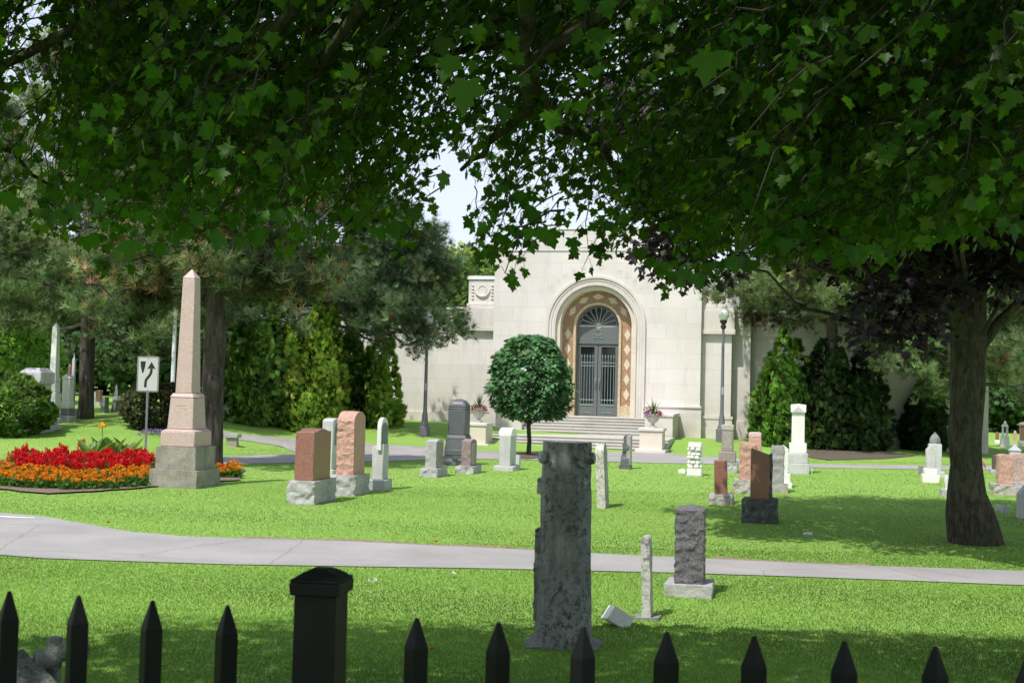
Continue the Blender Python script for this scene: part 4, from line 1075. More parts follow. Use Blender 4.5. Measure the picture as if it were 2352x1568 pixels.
for sx in (-1, 1):
    x0, x1 = sorted((sx*2.6, sx*3.75)); mb = MB(); mb.box(x0, x1, -3.0, -.12, -.2, 1.26); ck = mb.build('cheek_wall', M_LIME, bld, bevel=.01)
    mb = MB(); mb.box(x0-.05, x1+.05, -3.06, -.115, 1.262, 1.38); mb.build('cheek_cap', M_LIMEP, ck, bevel=.02)
    x0, x1 = sorted((sx*2.95, sx*3.80)); mb = MB(); mb.box(x0, x1, -7.95, -6.85, -.3, .80); pd = mb.build('urn_pedestal', M_LIMEC, bld, bevel=.01)
    mb = MB(); mb.box(x0-.05, x1+.05, -8.0, -6.8, .802, .92); mb.build('pedestal_cap', M_LIMEP, pd, bevel=.02)
    mb = MB(); mb.box(x0-.14, x1+.14, -8.12, -6.8, -.3, .12); mb.build('pedestal_foot', M_LIMEP, pd, bevel=.01)
# urns and their flowers
M_URN = stone('cast_stone_urn', (.50,.48,.44), .15, 40, .5, bump=.2, streak=.3)
RB = Matrix.Rotation(-TH, 3, 'Z')
M_PETAL = leafmat('petals', .25, .6, .2, (1.2, 1.0, 1.0))
M_LEAFSOFT = leafmat('garden_leaf', .35, .5, .35)
def urn(sx, word):
    p = Vector((A0.x, A0.y, 0)) + RB @ Vector((sx*3.38, -7.4, .92))
    u = thing('urn_planter', f'pale stone urn on the pedestal {word} of the mausoleum steps', 'urn', p); u.scale = (.66, .66, .70)
    MB().lathe([(.24, 0), (.24, .06), (.14, .10), (.10, .20), (.13, .26)], 20).build('foot', M_URN, u, smooth=40)
    MB().lathe([(.13, .26), (.27, .34), (.34, .46), (.36, .60), (.42, .68), (.42, .72), (.33, .73), (.31, .66), (.05, .64)], 22).build('bowl', M_URN, u, smooth=40)
    fl = thing('flowering_plants', f'red and purple flowers with spiky grass in the urn {word} of the steps', 'flowers', p + Vector((0, 0, .46))); fl.scale = (.72, .72, .8)
    n = 260; d = rnd_dir(n); d[:, 2] = np.abs(d[:, 2])*.8; pos = d*np.array([.42, .42, .34])*RNG.uniform(.6, 1, (n, 1))
    foliage('leaves', pos, d + RNG.normal(0, .4, (n, 3)), rnd_dir(n), .10, tints(n, (.06,.13,.03)), *OVAL, M_LEAFSOFT, fl)
    n = 120; d = rnd_dir(n); d[:, 2] = np.abs(d[:, 2])*.8; pos = d*np.array([.5, .5, .40]) + RNG.normal(0, .03, (n, 3))
    c = np.where((RNG.random((n, 1)) < .5), np.array([[.62,.06,.05]]), np.array([[.30,.14,.45]])); c = np.where(RNG.random((n, 1)) < .15, np.array([[.7,.25,.3]]), c)
    foliage('blossoms', pos, rnd_dir(n), d + RNG.normal(0, .3, (n, 3)), .10, c*RNG.uniform(.7, 1.2, (n, 1)), *OVAL, M_PETAL, fl)
    n = 34; a = RNG.uniform(0, 2*PI, n); e = RNG.uniform(.05, .75, n); d = np.stack([np.sin(e)*np.cos(a), np.sin(e)*np.sin(a), np.cos(e)], 1)
    foliage('spiky_grass', np.zeros((n, 3)) + [0, 0, .1], d, rnd_dir(n), RNG.uniform(.5, .85, n), tints(n, (.2,.27,.09)), [(-.02,0,0),(.02,0,0),(.012,.6,0),(0,1,.05),(-.012,.6,0)], [(0,1,2,3,4)], M_LEAFSOFT, fl)
urn(-1, 'left'); urn(1, 'right')
# ================================================================== FLOWER BED
def pip(px, py, poly):
    ins = np.zeros(len(px), bool); x0, y0 = poly[:, 0], poly[:, 1]; x1, y1 = np.roll(x0, -1), np.roll(y0, -1)
    for a, b, c, d in zip(x0, y0, x1, y1):
        hit = ((b > py) != (d > py)) & (px < (c-a)*(py-b)/((d-b) if d != b else 1e-9) + a); ins ^= hit
    return ins
def spike_plant(name, label, cat, group, seed, kind):
    global RNG
    r = thing(name, label, cat, (0, 0, -5), 0, group)
    RNG = np.random.default_rng(seed)
    n = 90; d = rnd_dir(n); d[:, 2] = np.abs(d[:, 2]); h = .24 if kind == 'salvia' else .20
    foliage('foliage', d*[.17, .17, h]*RNG.uniform(.3, 1, (n, 1)), d*[1, 1, .4] + RNG.normal(0, .3, (n, 3)), rnd_dir(n) + [0, 0, 1], .10, tints(n, (.08,.18,.035)), *OVAL, M_LEAFSOFT, r)
    if kind == 'salvia':
        pos = []; tip = []
        for s in range(7):
            a = RNG.uniform(0, 2*PI); q = RNG.uniform(0, .16); b = np.array([q*math.cos(a), q*math.sin(a), .17 + RNG.uniform(-.05, .05)]); L = RNG.uniform(.10, .22)
            for j in range(22):
                t = j/22; aa = j*2.4; rr_ = .045*(1-t) + .012
                pos.append(b + np.array([rr_*.4*math.cos(aa), rr_*.4*math.sin(aa), t*L])); tip.append([math.cos(aa), math.sin(aa), .7 + t])
        n = len(pos); foliage('blossoms', pos, tip, rnd_dir(n), .052, tints(n, (.62,.014,.018), .3, .03), *OVAL, M_PETAL, r)
    else:
        pos = []; tip = []; nor = []
        for s in range(11):
            a = RNG.uniform(0, 2*PI); q = math.sqrt(RNG.random())*.19; c = np.array([q*math.cos(a), q*math.sin(a), .21 + RNG.uniform(-.03, .05) - q*.25])
            for j in range(16):
                e = RNG.uniform(.1, 1.5); aa = RNG.uniform(0, 2*PI); d = np.array([math.sin(e)*math.cos(aa), math.sin(e)*math.sin(aa), math.cos(e)])
                pos.append(c + d*.018); tip.append(d + RNG.normal(0, .4, 3)); nor.append(d)
        n = len(pos); foliage('blossoms', pos, tip, nor, .036, tints(n, (.78,.27,.006), .2, .1), *OVAL, M_PETAL, r)
    return r
def scatter(protos, spots, jit):
    for i, (p, z, s, lab) in enumerate(spots):
        o = protos[i % len(protos)]
        c = o if i < len(protos) else copy_tree(o)
        c.location = (p.x, p.y, z); c.rotation_euler.z = random.uniform(0, 6.28); s *= random.uniform(.8, 1.12); c.scale = (s, s, s*random.uniform(.75, 1.2))
SAL = [spike_plant('salvia_plant', 'scarlet salvia plant among many in the flower bed', 'flower', 'scarlet salvias in the flower bed', 100+i, 'salvia') for i in range(3)]
MAR = [spike_plant('marigold_plant', 'orange marigold plant among many edging the flower bed', 'flower', 'orange marigolds edging the flower bed', 200+i, 'marigold') for i in range(3)]
RNG = np.random.default_rng(77)
sal = []; mar = []
def lerp_tab(tab, x): return float(np.interp(x, [a for a, b in tab], [b for a, b in tab]))
back = [(-160,1078), (0,1074), (60,1068), (150,1062), (250,1061), (352,1066)]
mid = [(-160,1100), (0,1094), (60,1097), (150,1101), (250,1100), (360,1096)]
front = [(-160,1113), (0,1116), (100,1124), (200,1126), (300,1120), (352,1112)]
x = -150
while x < 352:
    b, m, f = lerp_tab(back, x), lerp_tab(mid, x), lerp_tab(front, x)
    if x > 22:
        for yy in np.linspace(b, m, 5): sal.append((P(x + random.uniform(-6, 6), yy + random.uniform(-1.5, 1.5)), .04, random.uniform(.95, 1.25), None))
    else:
        for yy in np.linspace(b + 8, m, 3): mar.append((P(x + random.uniform(-6, 6), yy), .04, random.uniform(.95, 1.2), None))
    for yy in np.linspace(m + 4, f, 4): mar.append((P(x + random.uniform(-6, 6), yy + random.uniform(-1.5, 1.5)), .035, random.uniform(.95, 1.25), None))
    x += 21
for xx in np.arange(492, 545, 11):
    for yy in (1092, 1098): mar.append((P(xx + random.uniform(-3, 3), yy), .035, 1.0, None))
scatter(SAL, sal, .1); scatter(MAR, mar, .1)

def canna(x, y, label, bloom):
    r = thing('canna_plant', label, 'plant', P(x, y))
    n = 9; a = np.arange(n)*2.4 + x; e = RNG.uniform(.25, .8, n); d = np.stack([np.sin(e)*np.cos(a), np.sin(e)*np.sin(a), np.cos(e)], 1)
    blade = ([(0,0,0),(.16,.3,.05),(.17,.55,.02),(.09,.85,-.06),(0,1,-.14),(-.09,.85,-.06),(-.17,.55,.02),(-.16,.3,.05)], [(0,1,2,3,4),(0,4,5,6,7)])
    foliage('leaves', np.zeros((n, 3)) + [0, 0, .1], d, np.stack([-np.cos(e)*np.cos(a), -np.cos(e)*np.sin(a), np.sin(e)], 1), RNG.uniform(.5, .78, n), tints(n, (.16,.27,.07)), *blade, M_LEAFSOFT, r)
    if bloom:
        MB().tube([(0, 0, .1), (.01, 0, .6), (0, .01, .98)], .012, 6).build('stem', plain('green_stem', (.12,.2,.05), .6), r)
        n = 14; d = rnd_dir(n); d[:, 2] = np.abs(d[:, 2])
        foliage('bloom', np.zeros((n, 3)) + [0, 0, .98], d, rnd_dir(n), .15, tints(n, (.80,.55,.04), .15), *OVAL, M_PETAL, r)
canna(232, 1064, 'leafy canna plant with one yellow bloom in the flower bed', True)
canna(258, 1066, 'pale green leafy canna without bloom in the middle of the bed', False)
canna(295, 1064, 'pale green leafy canna without bloom nearest the road sign', False)
canna(208, 1067, 'pale green leafy canna without bloom at the left of the yellow bloom', False)
p = P(353, 1000); r = thing('purple_flowers', 'small clump of purple flowers beside the dark red shrub', 'flowers', p)
n = 160; d = rnd_dir(n); d[:, 2] = np.abs(d[:, 2]); foliage('blossoms', d*[.5, .3, .18], d, rnd_dir(n), .09, tints(n, (.35,.22,.55)), *OVAL, M_PETAL, r)
p = P(2256, 1088); r = thing('pink_flowers', 'bunch of pink flowers on the grass right of the maple trunk', 'flowers', p)
n = 60; d = rnd_dir(n); d[:, 2] = np.abs(d[:, 2]); foliage('blossoms', d*[.06, .06, .2] + [0, 0, .15], d, rnd_dir(n), .08, tints(n, (.65,.25,.33)), *OVAL, M_PETAL, r)

# ================================================================== TREES
M_BARK = stone('maple_bark', (.085,.075,.058), .3, 18, .6, (.035,.03,.024), rough=.95, bump=1.0, bscale=14, streak=.6, moss=0)
def bark(name, c, zs=.22, sc=9, dist=.06):
    k = NT(name)
    v = k.noise(sc, 6, .7, stretch=(1, 1, zs), dist=.6)
    big = k.noise(1.7, 4, .6)
    col_ = k.mix(k.ramp(v, [(.36, 0), (.62, 1)]), tuple(x*.35 for x in c), tuple(min(1, x*1.5) for x in c))
    col_ = k.mix(k.ramp(big, [(.4, 0), (.7, .5)]), col_, (c[0]*.8, c[1]*.95, c[2]*.6))
    k.col(col_); k.rough(.95); k.b.inputs['Specular IOR Level'].default_value = .1; k.bump(v, 1.0, dist); return k.m
M_MBARK = bark('grey_brown_maple_bark', (.075,.066,.050), .3, 12)
M_PBARK = bark('pine_bark', (.10,.084,.075), .22, 7, .14)
M_TWIG = plain('dark_twig_bark', (.035,.028,.02), .9)
M_CBARK = plain('cedar_bark', (.10,.07,.05), .9, bump=.5)
M_MLEAF = leafmat('maple_leaf', .5, .45, .35, (2.4, 2.6, .5))
M_PURP = leafmat('purple_maple_leaf', .12, .5, .28, (1.6, .7, .6))
M_NEEDLE = leafmat('pine_needles', .35, .6, .15, (1.2, 1.3, .7), True)
M_CEDAR = leafmat('cedar_sprays', .42, .65, .12, (1.3, 1.4, .6), True)
M_DECID = leafmat('broad_leaves', .3, .5, .2, (1.5, 1.7, .6), True)

def trunk_mesh(mb, path, rad, n=24, seed=0, lump=.06, flute=0, sub=6):
    """a wavy, lumpy trunk along path"""
    pts = []; rs = []
    for i in range(len(path)-1):
        for j in range(sub):
            t = j/sub; a, b = Vector(path[i]), Vector(path[i+1]); pts.append(a.lerp(b, t)); rs.append(rad[i] + (rad[i+1]-rad[i])*t)
    pts.append(Vector(path[-1])); rs.append(rad[-1]); vs = []; fs = []; ref = Vector((1, 0, 0))
    for i, p in enumerate(pts):
        t = (pts[min(i+1, len(pts)-1)] - pts[max(0, i-1)]).normalized(); u = (ref - t*ref.dot(t)).normalized(); w = t.cross(u); ref = u
        for k in range(n):
            a = 2*PI*k/n; c, s = math.cos(a), math.sin(a)
            q = rs[i]*(1 + lump*noise.noise(Vector((c*1.6, s*1.6, p.z*1.3 + seed))) + lump*.6*noise.noise(Vector((c*5, s*5, p.z*1.1 + seed))) + flute*max(0, 1 - i/len(pts)*4)*noise.noise(Vector((c*2.6, s*2.6, seed+.5))))
            vs.append(p + (u*c + w*s)*q)
    for j in range(len(pts)-1):
        for k in range(n): l = (k+1) % n; fs.append((j*n+k, j*n+l, (j+1)*n+l, (j+1)*n+k))
    fs.append(tuple(range((len(pts)-1)*n, len(pts)*n)))
    return mb.add(vs, fs)
def wander(a, b, n, amp, sag=0):
    a, b = Vector(a), Vector(b); out = []
    for i in range(n+1):
        t = i/n; p = a.lerp(b, t); w = math.sin(PI*t)
        out.append(p + Vector((random.uniform(-1, 1), random.uniform(-1, 1), random.uniform(-1, 1)))*amp*w + Vector((0, 0, sag*w)))
    return out

# ---------------- pines
PINE_EXT = [(1005,775,47.5),(995,712,47.2),(950,732,46.8),(965,790,47.0),(925,690,46.5)]
def pine(label, x, y, h, base, R, seed, trunk_r=.33, nl=46, green=(.075,.115,.05), brown=.16, lean=(0, 0), tuft=.33, dens=1.0, loc=None, bias=None, group=None, bp=.45, ext=None):
    global RNG
    random.seed(seed); RNG = np.random.default_rng(seed)
    p = loc if loc is not None else P(x, y)
    r = thing('pine_tree', label, 'pine tree', p, 0, group)
    top = Vector((lean[0], lean[1], h)); path = [Vector((0, 0, -.3)), Vector((0, 0, .3)), top*.3 + Vector((.05, 0, 0)), top*.6, top]
    trunk_mesh(MB(), path, [trunk_r*1.25, trunk_r*1.05, trunk_r*.85, trunk_r*.6, .03], 18, seed, .10, .2).build('trunk', M_PBARK, r, smooth=60)
    br = MB(); pos = []; tip = []; tone = []; bro = []
    for i in range(nl):
        t = i/(nl-1); z = base + (h - base)*t**.9; a = i*2.399 + random.uniform(-.4, .4)
        if bias is not None and random.random() < bp: a = bias + random.uniform(-.8, .8)
        L = R*(1 - .62*t**1.4)*random.uniform(.65, 1.05) if t > .08 else R*random.uniform(.55, .95)
        st_ = top*(z/h); d = Vector((math.cos(a), math.sin(a), 0))
        if ext and i < len(ext):                       # low boughs reaching out over the lamp
            e_ = at(*ext[i]) - p; st_ = Vector((0, 0, e_.z + .9)); q_ = Vector((e_.x, e_.y, 0)); L = q_.length; d = q_.normalized()
        end = st_ + d*L + Vector((0, 0, random.uniform(-.10, .22)*L - (0 if t > .25 else .12*L)))
        if ext and i < len(ext): end = e_
        pts = wander(st_, end, 7, .12*L*.5, -.04*L); br.tube(pts, [max(.012, .075*(1-j/8)*(1.1-t)) for j in range(8)], 5, False)
        for j in range(2, 8):
            for s in (-1, 1):
                if random.random() < .12 and j < 7: continue
                q = pts[j]; side = Vector((-d.y, d.x, 0))*s; l2 = L*random.uniform(.12, .34)*(1.1 - .06*j)
                e2 = q + side*l2*random.uniform(.5, 1) + d*l2*random.uniform(.3, .9) + Vector((0, 0, random.uniform(-.45, .75)*l2))
                br.tube([q, q.lerp(e2, .5) + Vector((0, 0, -.03)), e2], [.022, .016, .008], 4, False)
                n = int(random.uniform(17, 28)*dens); tt = RNG.uniform(.35, 1.05, n)[:, None]; c = np.array(q)*(1-tt) + np.array(e2)*tt + RNG.normal(0, .20, (n, 3))
                dd = np.array((e2 - q).normalized())
                pos.append(c); tip.append(dd*.7 + RNG.normal(0, .55, (n, 3)) + [0, 0, .45])
                b_ = random.random() < brown; clump = random.uniform(.65, 1.35)
                tone.append(clump*RNG.uniform(.7, 1.3, n)); bro.append(np.where(RNG.random(n) < (.75 if b_ else brown*.35), 1.0, 0.0))
    pos = np.concatenate(pos); tip = np.concatenate(tip); tone = np.concatenate(tone)[:, None]; bro = np.concatenate(bro)[:, None]
    c = (np.array(green)*2.0*(1-bro) + np.array((.40,.27,.15))*bro)*tone*(1 + RNG.uniform(-.12, .12, (len(pos), 3)))
    br.build('branches', M_PBARK, r)
    soft = pos - np.array([0, 0, base + (h-base)*.35]); soft = nrm(soft)*.8 + nrm(tip)*.9 + [0, 0, .35]
    foliage('crown', pos, tip, rnd_dir(len(pos)), tuft*RNG.uniform(.75, 1.25, len(pos)), np.clip(c, .004, 1), *TUFT, M_NEEDLE, r, soft=soft)
    return r
pine('big dark trunked pine right behind the pink obelisk', 481, 1073, 11.5, 4.6, 3.4, 11, .31, 46, (.10,.135,.06), .18, lean=(-.1, .3))
pine('pine with grey trunk in the far left lawn beside the white monuments', 197, 960, 14.0, 3.3, 5.6, 12, .27, 66, (.12,.165,.075), .06, lean=(-.35, 0), bias=-.6)
pine('tall bluish green pine rising behind the bright cedars left of the mausoleum', 785, 990, 9.6, 4.0, 5.4, 13, .24, 60, (.08,.125,.06), .03, bias=-.6, bp=.72, ext=PINE_EXT, loc=Vector((-7.5, 49.8, float(g(-7.5, 49.8)))))
pine('pine spreading light tips at the far left edge of the view', 0, 0, 14.0, 3.9, 5.6, 14, .34, 54, (.12,.165,.075), .05, loc=Vector((-24.5, 55, float(g(-24.5, 55)))))
pine('pine between the two left ones with brownish drooping limbs', 430, 962, 14.0, 4.6, 5.0, 17, .28, 50, (.10,.135,.06), .10, loc=Vector((-13.9, 52, float(g(-13.9, 52)))))
pine('pine over the dark rounded cedars right of the lamp post', 1905, 1030, 12.5, 5.3, 5.0, 15, .28, 50, (.10,.14,.055), .06)
pine('pine behind the shaded maple trunk with boughs hanging over the lawn', 2215, 1045, 12.0, 3.2, 5.2, 16, .26, 50, (.11,.165,.065), .08, bias=PI, ext=[(2085,800,47),(2105,852,47),(2140,905,47),(2050,835,46.5),(2160,850,47.5),(2120,780,47)])
pine('pine at the far right edge with hanging green boughs', 2390, 1040, 12.0, 4.0, 4.4, 18, .26, 44, (.10,.15,.06), .06, ext=[(2275,880,47.5),(2290,820,47),(2300,780,47),(2330,850,47)])

# ---------------- cedars
def cedar(label, x, y, h, R, seed, *a_, loc=None, **k_):
    return cedar_(label, x, y, h, R, seed, *a_, loc=loc, **k_)
def cedar_(label, x, y, h, R, seed, plumes=7, green=(.085,.17,.022), size=.24, n=5200, yb=0, name='cedar_tree', round_=0.0, cat='cedar', loc=None):
    global RNG
    random.seed(seed); RNG = np.random.default_rng(seed)
    p = P(x, y) if loc is None else loc; p.y += R*.6
    r = thing(name, label, cat, p)
    MB().tube([(0, 0, -.2), (0, 0, h*.3), (0, 0, h*.75)], [.13, .09, .03], 8).build('trunk', M_CBARK, r)
    P_, T_, C_ = [], [], []
    for i in range(plumes):
        a = 2*PI*i/max(1, plumes-1) + random.uniform(-.3, .3); q = 0 if i == 0 else R*random.uniform(.35, .55)
        cx, cy = q*math.cos(a), q*math.sin(a); hh = h*(1 if i == 0 else random.uniform(.62, .92)); rr = R*random.uniform(.48, .62)
        m = int(.72*n/plumes*(hh/h)); t = RNG.random(m)**1.15; ang = RNG.uniform(0, 2*PI, m)
        prof = np.minimum(1, (1 - t)**(.95 - .5*round_)*1.3)*(.70 + .30*np.minimum(1, t*6))
        lum = np.array([noise.noise(Vector((math.cos(A)*1.5 + seed, math.sin(A)*1.5 + i*5, T*hh*1.9))) for A, T in zip(ang, t)])
        rad = rr*prof*(1 + .55*lum)*RNG.uniform(.88, 1.05, m)
        pos = np.stack([cx + rad*np.cos(ang), cy + rad*np.sin(ang), t*hh], 1)
        P_.append(pos); T_.append(np.stack([np.cos(ang)*.75, np.sin(ang)*.75, .75 + 0*ang], 1) + RNG.normal(0, .32, (m, 3)))
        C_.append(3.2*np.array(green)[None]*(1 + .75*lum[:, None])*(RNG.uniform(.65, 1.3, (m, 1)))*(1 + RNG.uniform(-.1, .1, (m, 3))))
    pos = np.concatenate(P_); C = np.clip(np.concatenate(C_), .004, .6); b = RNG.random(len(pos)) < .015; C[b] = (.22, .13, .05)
    nor = pos*[1, 1, 0] + RNG.normal(0, .35, pos.shape) + [0, 0, .1]
    nor2 = np.cross(nor, [0, 0, 1]) + nor*.7
    soft = nrm(pos*[1, 1, 0])*.9 + nrm(np.concatenate(T_))*.7 + RNG.normal(0, .25, pos.shape)
    foliage('crown', pos, np.concatenate(T_), nor2, size*RNG.uniform(.7, 1.3, len(pos)), C, *SPRAY, M_CEDAR, r, soft=soft)
    return r
cedar('bright green cedar column nearest the lamp post at left', 862, 984, 4.1, .95, 21, 6, (.10,.19,.025), n=5200)
cedar('tallest bright green cedar in the left row', 722, 992, 5.6, 1.1, 22, 7, (.12,.21,.026), n=7200)
cedar('bright green cedar column left of the tallest one', 652, 984, 4.6, .85, 23, 6, (.12,.21,.026), n=5400)
cedar('shadowy olive cedar at the left end of the row', 578, 978, 5.6, 1.2, 24, 7, (.07,.13,.025), n=6200)
cedar('dark cedar standing back between the bright cedars', 795, 974, 4.6, 1.0, 25, 6, (.045,.09,.02), n=4800)
cedar('low bright cedar bush at the foot of the tallest cedar', 700, 996, 1.6, .75, 26, 5, (.10,.185,.025), n=2200)
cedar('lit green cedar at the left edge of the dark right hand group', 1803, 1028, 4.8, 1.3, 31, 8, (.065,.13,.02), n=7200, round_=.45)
cedar('very dark rounded cedar in the middle of the right hand group', 1900, 1034, 4.4, 1.5, 32, 7, (.018,.036,.009), n=7200, round_=.6)  # this and the next two carry the group's deep shade in their green
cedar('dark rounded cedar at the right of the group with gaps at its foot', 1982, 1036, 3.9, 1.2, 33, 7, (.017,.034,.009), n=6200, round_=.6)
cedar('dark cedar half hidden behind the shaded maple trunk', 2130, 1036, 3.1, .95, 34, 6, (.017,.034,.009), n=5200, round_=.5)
cedar('bright green cedar hedge tree past the right end of the mausoleum', 2310, 985, 4.0, 2.3, 35, 8, (.09,.16,.03), n=4200)
cedar('bright green cedar tree behind the grey pedestal at far left', 25, 938, 6.5, 2.2, 36, 8, (.09,.17,.03), n=4600, loc=Vector((-24.5, 60, 1.0)))

# ---------------- bushes
def bush(label, x, y, rx, ry, rz, seed, green, size=.12, n=5200, name='shrub', shell=.8):
    global RNG
    RNG = np.random.default_rng(seed); random.seed(seed)
    p = P(x, y); p.y += ry*.7; r = thing(name, label, 'shrub', p)
    st_ = MB()
    for i in range(9):
        a = random.uniform(0, 6.28); st_.tube([(0, 0, -.1), (rx*.3*math.cos(a), ry*.3*math.sin(a), rz*.6), (rx*.7*math.cos(a), ry*.7*math.sin(a), rz*1.2)], [.03, .02, .008], 5)
    st_.build('stems', M_TWIG, r)
    d = rnd_dir(n); lum = np.array([noise.noise(Vector(v*2.1) + Vector((seed, 0, 0))) for v in d])
    rad = RNG.uniform(shell, 1, n)**.6*(1 + .38*lum); pos = d*rad[:, None]*[rx, ry, rz]*1.0 + [0, 0, rz*.92]; pos[:, 2] = np.maximum(pos[:, 2], .05)
    C = np.array(green)[None]*(1 + .7*lum[:, None])*RNG.uniform(.6, 1.35, (n, 1))*(1 + RNG.uniform(-.12, .12, (n, 3)))
    foliage('crown', pos, d + RNG.normal(0, .5, (n, 3)) + [0, 0, .6], rnd_dir(n) + d, size*RNG.uniform(.7, 1.3, n), np.clip(C*2.3, .004, 1), *SPRAY, M_CEDAR, r, soft=d + [0, 0, .5] + RNG.normal(0, .3, (n, 3)))
bush('rounded green yew shrub at the left edge of the lawn', 8, 1006, 1.12, 1.2, 1.05, 41, (.07,.125,.025), .15, 5200)
bush('dark reddish brown shrub between road sign and pink obelisk', 332, 990, 1.0, 1.0, .92, 42, (.055,.058,.03), .13, 3900)

# ---------------- the clipped round tree before the steps
def lollipop():
    global RNG
    RNG = np.random.default_rng(51); random.seed(51)
    p = P(1214, 1045); k = p.y/F
    r = thing('clipped_maple', 'small ball clipped maple tree on a thin stem before the mausoleum steps', 'tree', p)
    trunk_mesh(MB(), [(.03, 0, -.1), (0, 0, .05), (.02, 0, .5), (-.02, 0, .95), (0, 0, 1.4)], [.12, .085, .075, .075, .06], 12, 5, .08).build('trunk', M_MBARK, r, smooth=60)
    b = MB()
    for i in range(16):
        a = i*2.4; e = random.uniform(.2, 1.2); d = Vector((math.sin(e)*math.cos(a), math.sin(e)*math.sin(a), math.cos(e)))
        b.tube(wander((0, 0, 1.05), Vector((0, 0, 1.35)) + d*1.1, 4, .08), [.03, .025, .02, .014, .008], 5)
    b.build('branches', M_MBARK, r)
    n = 5600; u = RNG.uniform(-1, 1, n); a = RNG.uniform(0, 2*PI, n)
    prof = np.interp(u, [-1, -.9, -.65, -.25, .1, .45, .75, .92, 1], [.50, .78, .95, 1.0, .97, .86, .66, .46, .1])
    lum = np.array([noise.noise(Vector((math.cos(A)*2.3, math.sin(A)*2.3, U*2.5))) for A, U in zip(a, u)])
    rad = prof*1.32*(1 + .24*lum)*RNG.uniform(.80, 1.03, n)*np.where(RNG.random(n) < .03, 1.09, 1)
    pos = np.stack([rad*np.cos(a), rad*np.sin(a), 2.70 + u*1.42 - .12*lum*(u < 0)], 1)
    out = np.stack([np.cos(a), np.sin(a), 0*a], 1)
    C = np.array((.075,.175,.065))[None]*(1 + .6*lum[:, None])*RNG.uniform(.65, 1.35, (n, 1)); y = RNG.random(n) < .006; C[y] = (.35, .25, .06)
    foliage('crown', pos, out*.85 + [0, 0, -.45] + RNG.normal(0, .35, (n, 3)), out*.55 + [0, 0, .75] + RNG.normal(0, .3, (n, 3)), .165*RNG.uniform(.7, 1.25, n), np.clip(C, .003, 1), *MAPLE_S, leafmat('clipped_maple_leaf', .2, .55, .25, (1.3, 1.6, .8)), r)
lollipop()

# ---------------- far broad-leaved trees
def far_tree(label, x, Y, h, R, seed, green, crown0=.03, n=3600, size=.5, name='background_tree', z0=None):
    global RNG
    RNG = np.random.default_rng(seed); random.seed(seed)
    d = ray(x, 900); X = d.x/d.y*Y; p = Vector((X, Y, float(g(X, Y)) if z0 is None else z0))
    r = thing(name, label, 'tree', p)
    trunk_mesh(MB(), [(0, 0, -.3), (0, 0, h*.3), (.2, 0, h*.85)], [.35, .28, .05], 10, seed).build('trunk', M_MBARK, r, smooth=60)
    cl = 46; cu = rnd_dir(cl); cu[:, 2] = cu[:, 2]*.9
    zc = h*(1+crown0)/2; hz = h*(1-crown0)/2; cen = cu*np.array([R, R, hz])*RNG.uniform(.35, .85, (cl, 1)) + [0, 0, zc]
    lim = MB()
    for c_ in cen[::3]: lim.tube(wander((0, 0, max(.5, c_[2]*.55)), c_, 4, .2), [.09, .07, .05, .03, .015], 5, False)
    lim.build('limbs', M_MBARK, r)
    i = RNG.integers(0, cl, n); dd = rnd_dir(n); pos = cen[i] + dd*R*.34*RNG.uniform(.55, 1.05, (n, 1))*[1, 1, .8]
    C = np.array(green)[None]*RNG.uniform(.65, 1.3, (cl, 1))[i]*RNG.uniform(.7, 1.3, (n, 1))*(1 + RNG.uniform(-.1, .1, (n, 3)))
    foliage('crown', pos, dd + RNG.normal(0, .6, (n, 3)), dd + RNG.normal(0, .5, (n, 3)) + [0, 0, .5], size*RNG.uniform(.6, 1.3, n), np.clip(C*1.7, .004, 1), *SPRAY, M_DECID, r, soft=dd + nrm(pos - [0, 0, zc]) + [0, 0, .4])
far_tree('pale green sunlit tree standing behind the left wing of the mausoleum', 985, 82, 13.6, 4.6, 61, (.16,.23,.06), .1, 7500, .42)
far_tree('yellow green tree just left of the mausoleum attic, far behind', 1060, 90, 12.6, 3.6, 62, (.15,.20,.06), .1, 5500, .42)
far_tree('green tree showing between the mausoleum pier and right lamp', 1690, 80, 10.5, 4.2, 63, (.10,.16,.05), .1, 3600)
far_tree('dark green tree behind the right wing of the mausoleum', 1830, 84, 13, 5, 64, (.06,.11,.035), .1, 3600)
far_tree('green tree behind the mausoleum towards its right end', 2030, 88, 12, 5, 75, (.07,.12,.035), .1, 3600)
far_tree('tree beyond the right end of the mausoleum', 2250, 92, 12, 5, 65, (.07,.13,.04), .02, 3600)
far_tree('tree at the far right edge beyond the distant stones', 2420, 96, 14, 6, 66, (.08,.14,.04), .02, 3600)
for i, (x, Y, h, R, c) in enumerate([(-60,92,15,6.5,(.06,.11,.035)), (70,104,16,6,(.05,.10,.035)), (170,112,15,6,(.045,.095,.035)), (262,100,14,5.5,(.06,.12,.045)), (355,110,16,6,(.075,.145,.055)), (440,96,14,5.5,(.05,.10,.035)), (530,104,15,6,(.045,.09,.03)), (620,92,14,5.5,(.05,.10,.03)), (720,100,15,6,(.05,.10,.03)), (860,96,14,5.5,(.06,.11,.04)), (-160,80,15,6,(.06,.11,.035))]):
    where = ['left of the white obelisk', 'right behind the white obelisk', 'behind the far pine trunk', 'behind the road sign', 'behind the flagpole', 'behind the big pine trunk', 'right of the big pine trunk', 'behind the olive cedar', 'behind the tallest bright cedar', 'behind the bluish green pine', 'at the far left edge'][i]
    far_tree('tall shadowy background tree ' + where, x, Y, h, R, 80+i, c, .02, 3400, .55)

